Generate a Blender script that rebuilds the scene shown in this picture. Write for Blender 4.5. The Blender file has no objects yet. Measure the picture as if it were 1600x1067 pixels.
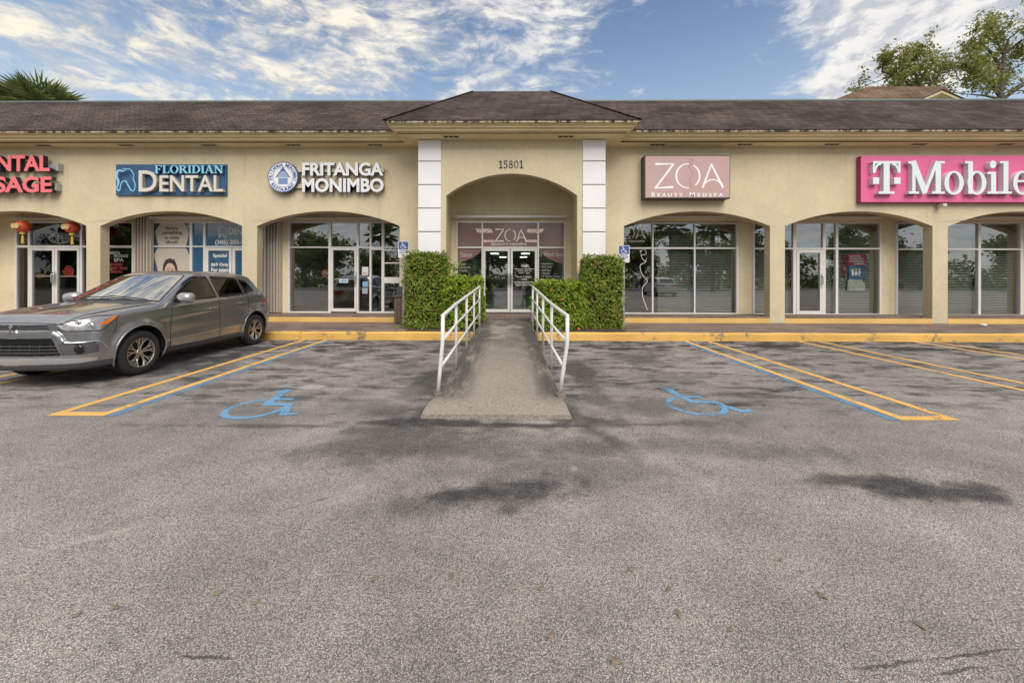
import bpy, bmesh, math, random
import numpy as np
from mathutils import Vector, Matrix
from mathutils.geometry import tessellate_polygon

random.seed(11)
rng = np.random.default_rng(7)
S = bpy.context.scene
COL = S.collection
R = math.radians

# ------------------------------------------------------------------ camera
F, CX, CY = 600.0, 791.6, 435.0          # focal length and centre in photo pixels (1600 wide)
YAW, ROLL = 0.009, 0.0019
CAM = Vector((0, 0, 1.5))
_r = Vector((math.cos(YAW), math.sin(YAW), 0)); _f = Vector((-math.sin(YAW), math.cos(YAW), 0)); _u = Vector((0, 0, 1))
RR = (_r + _u * ROLL).normalized(); UU = (_u - _r * ROLL).normalized()
cd = bpy.data.cameras.new('camera'); cam = bpy.data.objects.new('camera', cd); COL.objects.link(cam)
cd.sensor_fit = 'HORIZONTAL'; cd.sensor_width = 36.0; cd.lens = 36.0 * F / 1600
cd.shift_x = (800 - CX) / 1600; cd.shift_y = -(533.5 - CY) / 1600
cd.clip_start = 0.05; cd.clip_end = 3000
M3 = Matrix((RR, UU, -_f)).transposed().to_4x4(); M3.translation = CAM
cam.matrix_world = M3
S.camera = cam

def P(px, py, Y):
    """point on the vertical plane y = Y that a photo pixel measures"""
    d = RR * ((px - CX) / F) + _f + UU * ((CY - py) / F)
    return CAM + d * (Y / d.y)
def G(px, py, z=0.0):
    """point on the level plane z that a photo pixel measures"""
    d = RR * ((px - CX) / F) + _f + UU * ((CY - py) / F)
    return CAM + d * ((z - CAM.z) / d.z)
def PX(px, Y, py=435): return P(px, py, Y).x
def PZ(py, Y, px=797): return P(px, py, Y).z

# ------------------------------------------------------------------ light
SUN_EL, SUN_AZ = R(47), R(165)            # azimuth from +Y towards +X; high behind the camera
sd = bpy.data.lights.new('sun', 'SUN'); sun = bpy.data.objects.new('sun', sd); COL.objects.link(sun)
sd.energy = 1.5; sd.angle = R(45); sd.color = (1.0, 0.94, 0.84)
_sv = Vector((math.sin(SUN_AZ) * math.cos(SUN_EL), math.cos(SUN_AZ) * math.cos(SUN_EL), math.sin(SUN_EL)))
sun.rotation_euler = (-_sv).to_track_quat('-Z', 'Y').to_euler()
S.view_settings.view_transform = 'Standard'; S.view_settings.look = 'None'
S.view_settings.gamma = 1.0; S.view_settings.exposure = 1.05
S.cycles.max_bounces = 8; S.cycles.transparent_max_bounces = 16; S.cycles.caustics_reflective = False
S.cycles.caustics_refractive = False; S.cycles.sample_clamp_indirect = 6

# ------------------------------------------------------------------ node helpers
class NT:
    def __init__(s, tree): s.t = tree; s.n = tree.nodes; s.l = tree.links
    def add(s, typ, **kw):
        n = s.n.new('ShaderNode' + typ)
        for k, v in kw.items(): setattr(n, k, v)
        return n
    def put(s, sock, v):
        if isinstance(v, bpy.types.NodeSocket): s.l.new(v, sock)
        elif isinstance(v, (tuple, list)) and len(v) == 3 and sock.type == 'RGBA': sock.default_value = (*v, 1)
        else: sock.default_value = v
    def math(s, op, a, b=0.0, c=None, clamp=False):
        n = s.add('Math', operation=op); n.use_clamp = clamp
        s.put(n.inputs[0], a); s.put(n.inputs[1], b)
        if c is not None: s.put(n.inputs[2], c)
        return n.outputs[0]
    def vmath(s, op, a, b=(0, 0, 0)):
        n = s.add('VectorMath', operation=op); s.put(n.inputs[0], a); s.put(n.inputs[1], b)
        return n.outputs['Value'] if op in ('LENGTH', 'DOT_PRODUCT') else n.outputs[0]
    def mix(s, f, a, b, blend='MIX'):
        n = s.add('Mix', data_type='RGBA', blend_type=blend)
        s.put(n.inputs[0], f); s.put(n.inputs[6], a); s.put(n.inputs[7], b); return n.outputs[2]
    def ramp(s, v, lo, hi, a=0.0, b=1.0, smooth=True):
        n = s.add('MapRange', interpolation_type='SMOOTHSTEP' if smooth else 'LINEAR')
        s.put(n.inputs[0], v); s.put(n.inputs[1], lo); s.put(n.inputs[2], hi); s.put(n.inputs[3], a); s.put(n.inputs[4], b)
        return n.outputs[0]
    def noise(s, vec, scale, detail=4, rough=.55, dist=0.0, out=0):
        n = s.add('TexNoise'); s.put(n.inputs['Vector'], vec) if vec is not None else None
        n.inputs['Scale'].default_value = scale; n.inputs['Detail'].default_value = detail
        n.inputs['Roughness'].default_value = rough; n.inputs['Distortion'].default_value = dist
        return n.outputs[out]
    def mapping(s, vec, loc=(0, 0, 0), rot=(0, 0, 0), scale=(1, 1, 1), typ='POINT'):
        n = s.add('Mapping', vector_type=typ); s.put(n.inputs[0], vec)
        n.inputs[1].default_value = loc; n.inputs[2].default_value = rot; n.inputs[3].default_value = scale
        return n.outputs[0]

def new_mat(name):
    m = bpy.data.materials.new(name); m.use_nodes = True
    t = NT(m.node_tree); b = t.n['Principled BSDF']; return m, t, b

def wpos(t): return t.add('NewGeometry').outputs['Position']
def opos(t): return t.add('TexCoord').outputs['Object']

def mat(name, col, rough=.6, metal=0.0, var=.12, scale=3.0, bump=0.0, bscale=60.0, spec=.5, coat=0.0, island=0.0):
    m, t, b = new_mat(name); p = opos(t)
    c = col
    if var:
        n = t.noise(p, scale, 5); n2 = t.noise(p, scale * 9, 3)
        f = t.math('ADD', t.math('MULTIPLY', n, .65), t.math('MULTIPLY', n2, .35))
        k = t.ramp(f, .3, .7, 1 - var, 1 + var, False)
        v = t.add('Mix', data_type='RGBA', blend_type='MULTIPLY'); v.inputs[0].default_value = 1
        cm = t.add('CombineColor'); [t.put(cm.inputs[i], k) for i in range(3)]
        t.put(v.inputs[6], col); t.put(v.inputs[7], cm.outputs[0]); c = v.outputs[2]
    if island:
        ri = t.add('NewGeometry').outputs['Random Per Island']
        hs = t.add('HueSaturation'); t.put(hs.inputs['Color'], c)
        t.put(hs.inputs['Value'], t.ramp(ri, 0, 1, 1 - island, 1 + island, False)); c = hs.outputs[0]
    t.put(b.inputs['Base Color'], c); b.inputs['Roughness'].default_value = rough
    b.inputs['Metallic'].default_value = metal; b.inputs['Specular IOR Level'].default_value = spec
    b.inputs['Coat Weight'].default_value = coat; b.inputs['Coat Roughness'].default_value = .03
    if bump:
        bp = t.add('Bump'); bp.inputs['Strength'].default_value = bump; bp.inputs['Distance'].default_value = .01
        t.put(bp.inputs['Height'], t.noise(p, bscale, 4)); t.put(b.inputs['Normal'], bp.outputs[0])
    return m

# ------------------------------------------------------------------ sky: Nishita with broken cloud laid over it by direction
W = bpy.data.worlds.new('World'); S.world = W; W.use_nodes = True
t = NT(W.node_tree); bg = t.n['Background']
sky = t.add('TexSky', sky_type='NISHITA'); sky.sun_disc = False
sky.sun_elevation = SUN_EL; sky.sun_rotation = SUN_AZ; sky.air_density = 1.0; sky.dust_density = 1.2; sky.ozone_density = 1.2
d = t.add('TexCoord').outputs['Generated']
sx = t.add('SeparateXYZ'); t.put(sx.inputs[0], d); X_, Y_, Z_ = sx.outputs
zc = t.math('MAXIMUM', Z_, .03)
cpo = t.mapping(d, scale=(2.6, 2.6, 4.4))                         # broken cloud by direction, flattened towards the horizon
warp = t.noise(cpo, 1.1, 3, .5, out=1)
sc = t.add('VectorMath', operation='SCALE'); t.put(sc.inputs[0], warp); sc.inputs['Scale'].default_value = .40
wv = t.vmath('ADD', cpo, sc.outputs[0])
def layer(off):
    q = t.vmath('ADD', wv, off)
    w1 = t.mapping(q, loc=(3.1, 1.7, .6), rot=(0, R(24), 0), scale=(.85, 1, 1.1))
    big = t.noise(w1, 1.6, 5, .55, .2); puff = t.noise(w1, 4.6, 8, .64, .35); wisp = t.noise(t.mapping(q, rot=(0, R(30), 0), scale=(.6, 1, 1.5)), 8.0, 6, .68, .4)
    return t.math('ADD', t.math('ADD', t.math('MULTIPLY', big, .44), t.math('MULTIPLY', puff, .36)), t.math('MULTIPLY', wisp, .20))
d0 = layer((0, 0, 0)); d1 = layer((-.06, .0, .05))
# where the cloud is thick: azimuth bands (left full, centre part, right a bank)
az = t.math('ARCTAN2', X_, Y_)                                   # 0 straight ahead, + right
def bump_az(c, w): return t.ramp(t.math('ABSOLUTE', t.math('SUBTRACT', az, c)), w, 0.0, 0, 1)
back = t.ramp(Y_, .1, -.4)
cov = t.math('MULTIPLY', t.ramp(az, -.06, -.50), .055)
cov = t.math('ADD', cov, t.math('MULTIPLY', bump_az(.80, .26), t.math('MULTIPLY', t.ramp(Z_, .26, .34), .24)))
cov = t.math('ADD', cov, t.math('MULTIPLY', bump_az(-.03, .24), .07))
cov = t.math('SUBTRACT', cov, t.math('MULTIPLY', bump_az(.44, .36), .075))
cov = t.math('ADD', cov, t.math('MULTIPLY', back, .10)); cov = t.math('ADD', cov, t.math('MULTIPLY', t.ramp(Z_, .50, .75), .08))
dens = t.math('ADD', d0, cov)
cl = t.math('MULTIPLY', t.ramp(dens, .475, .655), t.ramp(Z_, -.02, .05))
warm = t.math('MULTIPLY', t.ramp(az, .3, -.8), t.ramp(Y_, 0, .3))
lit = t.mix(warm, (6.2, 6.0, 5.65), (7.1, 6.35, 5.0))
dark = t.mix(warm, (3.3, 3.5, 3.85), (3.9, 3.8, 3.6))
shade = t.math('ADD', t.ramp(t.math('SUBTRACT', d1, d0), -.05, .05), t.math('MULTIPLY', t.ramp(dens, .60, .80), .25), clamp=True)
ccol = t.mix(t.math('MULTIPLY', shade, .85), lit, dark)
hz = t.mix(t.math('MULTIPLY', t.ramp(Z_, .62, .12), .62), sky.outputs[0], (3.9, 4.7, 5.3))
col = t.mix(t.math('MULTIPLY', cl, .95), hz, ccol)
t.put(bg.inputs[0], col); bg.inputs[1].default_value = .078

# ------------------------------------------------------------------ mesh helpers
class MB:
    def __init__(s): s.v = []; s.f = []; s.m = []; s.cur = 0
    def add(s, vs, fs):
        n = len(s.v); s.v += [tuple(q) for q in vs]
        for f in fs: s.f.append(tuple(i + n for i in f)); s.m.append(s.cur)
        return s
    def box(s, x0, x1, y0, y1, z0, z1):
        x0, x1 = sorted((x0, x1)); y0, y1 = sorted((y0, y1)); z0, z1 = sorted((z0, z1))
        return s.add([(x, y, z) for z in (z0, z1) for y in (y0, y1) for x in (x0, x1)],
                     [(0, 2, 3, 1), (4, 5, 7, 6), (0, 1, 5, 4), (2, 6, 7, 3), (0, 4, 6, 2), (1, 3, 7, 5)])
    def bar(s, a, b, w, h):
        """box beam from a to b"""
        a = Vector(a); b = Vector(b); d = (b - a).normalized()
        u = d.cross(Vector((0, 0, 1))); u = u.normalized() if u.length > 1e-4 else Vector((1, 0, 0)); v = u.cross(d)
        q = [c + u * (i * w / 2) + v * (j * h / 2) for c in (a, b) for i, j in ((-1, -1), (1, -1), (1, 1), (-1, 1))]
        return s.add(q, [(0, 3, 2, 1), (4, 5, 6, 7), (0, 1, 5, 4), (1, 2, 6, 5), (2, 3, 7, 6), (3, 0, 4, 7)])
    def prism(s, poly, y0, y1):
        """poly in (x, z), pulled from y0 (front) to y1"""
        n = len(poly)
        area = sum(poly[i][0] * poly[(i + 1) % n][1] - poly[(i + 1) % n][0] * poly[i][1] for i in range(n))
        if area < 0: poly = poly[::-1]
        tri = tessellate_polygon([[Vector((p[0], p[1], 0)) for p in poly]])
        vs = [(p[0], y0, p[1]) for p in poly] + [(p[0], y1, p[1]) for p in poly]
        fs = []
        for a, b, c in tri:
            ar = (poly[b][0] - poly[a][0]) * (poly[c][1] - poly[a][1]) - (poly[c][0] - poly[a][0]) * (poly[b][1] - poly[a][1])
            if abs(ar) < 1e-9: continue
            if ar < 0: b, c = c, b
            fs.append((a, b, c)); fs.append((a + n, c + n, b + n))
        fs += [(i, i + n, (i + 1) % n + n, (i + 1) % n) for i in range(n)]
        return s.add(vs, fs)
    def tube(s, pts, r, n=10, cap=True, closed=False):
        pts = [Vector(p) for p in pts]; k = len(pts); rs = r if isinstance(r, (list, tuple)) else [r] * k
        vs = []; prev = None
        for i, p in enumerate(pts):
            a = pts[i - 1] if (i or closed) else p; b = pts[(i + 1) % k] if (i < k - 1 or closed) else p
            d = (b - a).normalized()
            if prev is None:
                u = d.cross(Vector((0, 0, 1)))
                if u.length < .05: u = d.cross(Vector((1, 0, 0)))
            else: u = prev - d * prev.dot(d)
            u.normalize(); v = d.cross(u); prev = u
            vs += [p + (u * math.cos(2 * math.pi * j / n) + v * math.sin(2 * math.pi * j / n)) * rs[i] for j in range(n)]
        fs = [(i * n + j, i * n + (j + 1) % n, ((i + 1) % k) * n + (j + 1) % n, ((i + 1) % k) * n + j)
              for i in range(k if closed else k - 1) for j in range(n)]
        if cap and not closed: fs += [tuple(range(n))[::-1], tuple((k - 1) * n + j for j in range(n))]
        return s.add(vs, fs)
    def lathe(s, prof, c, n=24, axis='z', close=False):
        """prof: (r, h) pairs about an axis through c"""
        vs = []
        for r, h in prof:
            for j in range(n):
                a = 2 * math.pi * j / n; q = (r * math.cos(a), r * math.sin(a), h)
                if axis == 'x': q = (h, r * math.cos(a), r * math.sin(a))
                if axis == 'y': q = (r * math.sin(a), h, r * math.cos(a))
                vs.append((c[0] + q[0], c[1] + q[1], c[2] + q[2]))
        k = len(prof)
        fs = [(i * n + j, i * n + (j + 1) % n, (i + 1) * n + (j + 1) % n, (i + 1) * n + j) for i in range(k - 1) for j in range(n)]
        return s.add(vs, fs)
    def strip(s, pairs, y0, y1, close=False):
        """quad strip of (outer, inner) points in (x, z), pulled from y0 (front) to y1"""
        n = len(pairs); vs = []
        for o, i in pairs: vs += [(o[0], y0, o[1]), (i[0], y0, i[1]), (o[0], y1, o[1]), (i[0], y1, i[1])]
        fs = []
        for k in range(n if close else n - 1):
            a = 4 * k; b = 4 * ((k + 1) % n)
            fs += [(a, a + 1, b + 1, b), (a + 2, b + 2, b + 3, a + 3), (a, b, b + 2, a + 2), (a + 1, a + 3, b + 3, b + 1)]
        if not close: fs += [(0, 2, 3, 1), (4 * n - 4, 4 * n - 3, 4 * n - 1, 4 * n - 2)]
        return s.add(vs, fs)
    def build(s, name, mats, parent=None, smooth=False, bevel=0.0, fix=True):
        return mesh_obj(name, s.v, s.f, mats, parent, smooth, bevel, s.m, fix)

def mesh_obj(name, v, f, mats, parent=None, smooth=False, bevel=0.0, mi=None, fix=True):
    me = bpy.data.meshes.new(name)
    mats = mats if isinstance(mats, (list, tuple)) else [mats]
    loc = Vector((0, 0, 0))
    if parent is None and len(v):
        a = np.asarray(v, dtype=float).reshape(-1, 3); lo = a.min(0); hi = a.max(0)
        loc = Vector(((lo[0] + hi[0]) / 2, (lo[1] + hi[1]) / 2, lo[2])); v = (a - np.array(loc)).tolist()
    me.from_pydata(v if isinstance(v, list) else np.asarray(v).tolist(), [], f if isinstance(f, list) else np.asarray(f).tolist())
    for m in mats: me.materials.append(m)
    if mi is not None and len(mats) > 1: me.polygons.foreach_set('material_index', mi)
    if smooth: me.polygons.foreach_set('use_smooth', [True] * len(me.polygons))
    me.update()
    if fix:
        bm = bmesh.new(); bm.from_mesh(me); bmesh.ops.recalc_face_normals(bm, faces=bm.faces); bm.to_mesh(me); bm.free()
    o = bpy.data.objects.new(name, me); COL.objects.link(o); o.location = loc; WORLD_OF[o.name] = loc.copy()
    if parent: attach(o, parent)
    if bevel:
        b = o.modifiers.new('bevel', 'BEVEL'); b.width = bevel; b.segments = 2; b.limit_method = 'ANGLE'; b.angle_limit = R(40)
    return o

WORLD_OF = {}
def attach(o, parent):
    """keep o where it is (its mesh is in world coordinates) and make it a child"""
    o.parent = parent
    o.matrix_parent_inverse = Matrix.Translation(-WORLD_OF.get(parent.name, Vector((0, 0, 0))))
def thing(name, label, cat, loc, group=None):
    o = bpy.data.objects.new(name, None); COL.objects.link(o); o.location = loc; o.empty_display_size = .2
    WORLD_OF[o.name] = Vector(loc); return tag(o, label, cat, group)
def tag(o, label=None, cat=None, group=None, kind=None):
    if label: o['label'] = label
    if cat: o['category'] = cat
    if group: o['group'] = group
    if kind: o['kind'] = kind
    if o.type == 'MESH' and o.parent is None: WORLD_OF[o.name] = o.location.copy()
    return o
def dup(root, loc, label=None, rotz=None):
    r = root.copy(); COL.objects.link(r); r.location = loc
    if rotz is not None: r.rotation_euler.z = rotz
    if label: r['label'] = label
    for ch in list(root.children):
        c = ch.copy(); COL.objects.link(c); c.parent = r; c.matrix_parent_inverse = ch.matrix_parent_inverse.copy()
        for g in list(ch.children):
            e = g.copy(); COL.objects.link(e); e.parent = c
    return r

# ---- lettering
_tc = {}
def glyphs(body, bold=0.0):
    """mesh of a word in the built-in font: verts (x, y, z) with z in -1..1, faces"""
    k = (body, bold)
    if k not in _tc:
        c = bpy.data.curves.new('word', 'FONT'); c.body = body; c.size = 1; c.extrude = .1; c.offset = bold; c.resolution_u = 3
        c.align_x = 'CENTER'
        o = bpy.data.objects.new('word', c); COL.objects.link(o); bpy.context.view_layer.update()
        me = bpy.data.meshes.new_from_object(o.evaluated_get(bpy.context.evaluated_depsgraph_get()))
        v = np.array([q.co for q in me.vertices]); f = [tuple(p.vertices) for p in me.polygons]
        bpy.data.objects.remove(o); bpy.data.curves.remove(c); bpy.data.meshes.remove(me)
        v[:, 2] /= .1; _tc[k] = (v, f)
    return _tc[k]
def word(mb, body, x0, x1, z0, z1, yf, yb, bold=0.0, keep=False, align='C'):
    v, f = glyphs(body, bold); lo = v.min(0); hi = v.max(0)
    sx = (x1 - x0) / (hi[0] - lo[0]); sz = (z1 - z0) / (hi[1] - lo[1])
    if keep: sx = min(sx, sz)
    cx = (x0 + x1) / 2 if align == 'C' else x0 + sx * (hi[0] - lo[0]) / 2
    q = [(cx + (a - (lo[0] + hi[0]) / 2) * sx, (yb + yf) / 2 - c * (yb - yf) / 2, z0 + (b - lo[1]) * sz) for a, b, c in v]
    return mb.add(q, f)
def word_px(mb, body, box, Y, depth=.004, bold=0.0, back=0.0):
    """fit a word to a pixel box measured on the plane y = Y (its front face)"""
    a = P(box[0], box[3], Y); b = P(box[2], box[1], Y)
    return word(mb, body, a.x, b.x, a.z, b.z, Y, Y + depth + back, bold)

def ribbon(pts, w):
    pts = [Vector(p) for p in pts]; n = len(pts); ws = w if isinstance(w, (list, tuple)) else [w] * n; out = []
    for i, p in enumerate(pts):
        d = (pts[min(i + 1, n - 1)] - pts[max(i - 1, 0)]).normalized(); nn = Vector((-d.y, d.x)) * ws[i] / 2
        out.append((tuple(p + nn), tuple(p - nn)))
    return out
def ring(cx, cz, rx, rz, tx, tz, a0=0, a1=360, n=28):
    out = []
    for i in range(n + 1):
        a = R(a0 + (a1 - a0) * i / n)
        out.append(((cx + rx * math.cos(a), cz + rz * math.sin(a)), (cx + (rx - tx) * math.cos(a), cz + (rz - tz) * math.sin(a))))
    return out
def rect(x0, x1, z0, z1): return [((x0, z1), (x0, z0)), ((x1, z1), (x1, z0))]
def smooth_pts(pts, k=6):
    pts = [Vector(p) for p in pts]; out = []
    for i in range(len(pts) - 1):
        p0, p1, p2, p3 = pts[max(i - 1, 0)], pts[i], pts[i + 1], pts[min(i + 2, len(pts) - 1)]
        for j in range(k):
            u = j / k
            out.append(.5 * ((2 * p1) + (p2 - p0) * u + (2 * p0 - 5 * p1 + 4 * p2 - p3) * u * u + (3 * p1 - p0 - 3 * p2 + p3) * u ** 3))
    out.append(pts[-1]); return out
def strips(mb, sts, fn, yf, yb, step=.0004):
    """glyph strokes through fn: (u, v) -> (x, z); each stroke a hair in front of the one before"""
    for k, st in enumerate(sts):
        mb.strip([(fn(o), fn(i)) for o, i in st], yf - step * k, yb)
# ------------------------------------------------------------------ materials of the place
YK, YW, YB, YPORT = 9.28, 11.4, 12.4, 10.8      # kerb face, arcade wall, shop fronts, entrance bay
ZS, ZF = 0.19, 0.373                            # sidewalk, shop floor

def stucco(name, col, streak=True):
    m, t, b = new_mat(name); p = opos(t)
    n = t.noise(p, .8, 6, .6); n2 = t.noise(p, 9, 4)
    v = t.ramp(t.math('ADD', t.math('MULTIPLY', n, .7), t.math('MULTIPLY', n2, .3)), .32, .68, .86, 1.10, False)
    if streak:                                   # old rain runs
        st = t.noise(t.mapping(p, scale=(5, 5, .35)), 1.3, 5, .6)
        v = t.math('MULTIPLY', v, t.ramp(st, .55, .78, 1.0, .86))
    cm = t.add('CombineColor'); [t.put(cm.inputs[i], v) for i in range(3)]
    t.put(b.inputs['Base Color'], t.mix(1.0, col, cm.outputs[0], 'MULTIPLY')); b.inputs['Roughness'].default_value = .85
    b.inputs['Specular IOR Level'].default_value = .25
    bp = t.add('Bump'); bp.inputs['Strength'].default_value = .25; bp.inputs['Distance'].default_value = .01
    t.put(bp.inputs['Height'], t.noise(p, 55, 5, .7)); t.put(b.inputs['Normal'], bp.outputs[0])
    return m
M = {}
M['stucco'] = stucco('beige_stucco', (.62, .54, .375))
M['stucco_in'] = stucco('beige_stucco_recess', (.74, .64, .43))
M['trim'] = stucco('cream_trim', (.76, .66, .40), False)
M['white'] = mat('white_panel', (.80, .80, .82), .5, var=.05, scale=2)
M['groove'] = mat('groove_grey', (.25, .23, .18), .8)
M['alu'] = mat('white_aluminium', (.72, .70, .68), .35, var=.06, spec=.5)
M['alu_grey'] = mat('brushed_aluminium', (.60, .60, .60), .3, .7, var=.08)
M['black'] = mat('black_paint', (.012, .012, .013), .5)
M['dark'] = mat('dark_interior', (.16, .165, .165), .8)
M['vent'] = mat('vent_frame', (.55, .50, .36), .6)

def shingle_mat(name, c1, c2, along='xy'):
    m, t, b = new_mat(name); p = opos(t); sp = t.add('SeparateXYZ'); t.put(sp.inputs[0], p)
    cb = t.add('CombineXYZ'); t.put(cb.inputs[0], t.math('ADD', sp.outputs[0], sp.outputs[1])); t.put(cb.inputs[1], t.math('MULTIPLY', sp.outputs[2], 1.56))
    br = t.add('TexBrick'); t.put(br.inputs[0], cb.outputs[0]); br.offset = .5
    br.inputs['Scale'].default_value = 1; br.inputs['Brick Width'].default_value = .32; br.inputs['Row Height'].default_value = .17
    br.inputs['Mortar Size'].default_value = .013; br.inputs['Mortar Smooth'].default_value = .5
    br.inputs['Color1'].default_value = (*c1, 1); br.inputs['Color2'].default_value = (*c2, 1); br.inputs['Mortar'].default_value = (.012, .010, .010, 1)
    n = t.noise(t.mapping(p, scale=(.5, .5, .9)), 1.1, 6, .62); n2 = t.noise(p, 14, 4, .7)
    v = t.math('MULTIPLY', t.ramp(n, .3, .72, .62, 1.5), t.ramp(n2, .3, .7, .75, 1.25))
    cm = t.add('CombineColor'); [t.put(cm.inputs[i], v) for i in range(3)]
    c = t.mix(1.0, br.outputs[0], cm.outputs[0], 'MULTIPLY')
    gl = t.ramp(t.noise(t.mapping(p, scale=(.9, .9, .2)), 2.2, 5, .6), .60, .78)   # pale weathered runs
    c = t.mix(t.math('MULTIPLY', gl, .35), c, (.17, .145, .125))
    t.put(b.inputs['Base Color'], c); b.inputs['Roughness'].default_value = .9; b.inputs['Specular IOR Level'].default_value = .2
    # each course thickens towards its butt edge
    saw = t.math('FRACT', t.math('DIVIDE', t.math('MULTIPLY', sp.outputs[2], 1.56), .17))
    bp = t.add('Bump'); bp.inputs['Strength'].default_value = .9; bp.inputs['Distance'].default_value = .02
    t.put(bp.inputs['Height'], t.math('ADD', t.math('MULTIPLY', saw, -1), t.math('MULTIPLY', n2, .5))); t.put(b.inputs['Normal'], bp.outputs[0])
    return m
M['shingle'] = shingle_mat('brown_shingle', (.050, .036, .032), (.083, .060, .052))
M['shingle_far'] = shingle_mat('far_brown_shingle', (.13, .085, .055), (.18, .12, .075))

def drip_mat():
    m, t, b = new_mat('mouldy_drip_edge'); p = opos(t)
    n = t.noise(t.mapping(p, scale=(2.2, 2.2, .6)), 3.2, 6, .75)
    n2 = t.noise(p, 1.1, 4)
    f = t.ramp(t.math('ADD', n, t.math('MULTIPLY', n2, .25)), .56, .70)
    t.put(b.inputs['Base Color'], t.mix(f, (.58, .52, .36), (.06, .05, .035))); b.inputs['Roughness'].default_value = .8
    return m
M['drip'] = drip_mat()

def yellow_mat(name='worn_yellow_paint', col=(.62, .36, .06), wear=(.62, .74), under=(.20, .17, .14)):
    m, t, b = new_mat(name); p = opos(t)
    n = t.noise(p, 2.6, 7, .72); v = t.noise(p, .9, 4)
    c = t.mix(t.ramp(v, .3, .7), tuple(q * .8 for q in col), col)
    c = t.mix(t.ramp(n, wear[0], wear[1]), c, under)
    t.put(b.inputs['Base Color'], c); b.inputs['Roughness'].default_value = .75
    bp = t.add('Bump'); bp.inputs['Strength'].default_value = .3; bp.inputs['Distance'].default_value = .01
    t.put(bp.inputs['Height'], t.noise(p, 30, 5, .7)); t.put(b.inputs['Normal'], bp.outputs[0])
    return m
M['kerb'] = yellow_mat('kerb_yellow', (.74, .44, .11), (.535, .65), (.22, .16, .10))
M['riser'] = yellow_mat('riser_yellow', (.78, .50, .17), (.70, .82))

def glass_mat(name, tint=(.80, .84, .82), refl=.26, rough=0.0):
    m, t, b = new_mat(name); t.n.remove(b); out = t.n['Material Output']
    tr = t.add('BsdfTransparent'); t.put(tr.inputs[0], tint)
    gl = t.add('BsdfGlossy'); gl.inputs['Roughness'].default_value = rough; t.put(gl.inputs[0], (.92, .94, .95))
    fr = t.add('Fresnel'); fr.inputs[0].default_value = 1.5
    fac = t.math('ADD', fr.outputs[0], refl - .04, clamp=True)
    bfc = t.add('NewGeometry').outputs['Backfacing']
    # slight waviness of old panes
    p = opos(t); bp = t.add('Bump'); bp.inputs['Strength'].default_value = .02; bp.inputs['Distance'].default_value = .02
    t.put(bp.inputs['Height'], t.noise(p, 1.6, 2)); t.put(gl.inputs['Normal'], bp.outputs[0])
    mx = t.add('MixShader'); t.put(mx.inputs[0], t.math('MULTIPLY', fac, t.math('SUBTRACT', 1.0, bfc)))
    t.l.new(tr.outputs[0], mx.inputs[1]); t.l.new(gl.outputs[0], mx.inputs[2]); t.l.new(mx.outputs[0], out.inputs[0])
    return m
M['glass'] = glass_mat('shop_glass', (.86, .89, .87), .28)
M['glass_dark'] = glass_mat('tinted_glass', (.75, .75, .77), .08)

# ------------------------------------------------------------------ the strip mall
B = thing('strip_mall', 'long beige stucco shop building with arches, yellow step and brown shingle roof', 'building', (0, 12.4, 0))
XL, XR = -23.0, 23.5
SPRING, APEX = PZ(353.5, YW), PZ(330.5, YW)
def arch_poly(x0, x1, zs, za, n=20):
    w = (x1 - x0) / 2; h = za - zs; r = (w * w + h * h) / (2 * h); cx = (x0 + x1) / 2; cz = za - r; a = math.asin(w / r)
    return [(cx + r * math.sin(-a + 2 * a * i / n), cz + r * math.cos(-a + 2 * a * i / n)) for i in range(n + 1)]
def wall_poly(x0, x1, ztop, openings, zb=ZS):
    pts = [(x0, ztop), (x0, zb)]
    for a, b, zs, za in openings: pts += [(a, zb)] + arch_poly(a, b, zs, za) + [(b, zb)]
    return pts + [(x1, zb), (x1, ztop)]
SOF = 5.395
xp0, xp1 = PX(653, YPORT), PX(946, YPORT)                  # entrance bay
op_l = [(PX(a, YW), PX(b, YW), SPRING, APEX) for a, b in ((-333, -111), (-88, 134.4), (156.6, 377.7), (401.6, 624))]
op_r = [(PX(a, YW), PX(b, YW), SPRING, APEX) for a, b in ((975, 1203), (1226.4, 1457), (1481, 1711), (1735, 1962))]
TW = .27
b = MB()
b.prism(wall_poly(XL, xp0 + .1, SOF + .1, op_l), YW, YW + TW)
b.prism(wall_poly(xp1 - .1, XR, SOF + .1, op_r), YW, YW + TW)
b.build('arcade_wall', M['stucco'], B, bevel=.012)
po = (PX(697, YPORT), PX(901.5, YPORT), PZ(306, YPORT), PZ(271.8, YPORT))
b = MB().prism(wall_poly(xp0, xp1, SOF + .1, [po], .18), YPORT, YPORT + TW)
b.box(xp0, xp0 + TW, YPORT + TW, YW + .1, .18, SOF + .1).box(xp1 - TW, xp1, YPORT + TW, YW + .1, .18, SOF + .1)
b.build('entrance_wall', M['stucco'], B, bevel=.012)
for a, c in ((653.5, 689), (910, 945.5)):                 # white panelled pilasters
    x0, x1 = PX(a, YPORT), PX(c, YPORT); b = MB()
    zs = [.3] + [PZ(q, YPORT) for q in (399, 362.5, 325.8, 289.2, 252.6)] + [SOF - .004]
    g = MB()
    for z0, z1 in zip(zs, zs[1:]): b.box(x0, x1, YPORT - .035, YPORT - .002, z0 + .014, z1 - .014)
    pl = b.build('pilaster', M['white'], B, bevel=.004)
    g.box(x0 + .01, x1 - .01, YPORT - .014, YPORT - .0015, zs[0], zs[-1] - .015)
    g.build('joint', M['groove'], pl)

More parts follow.
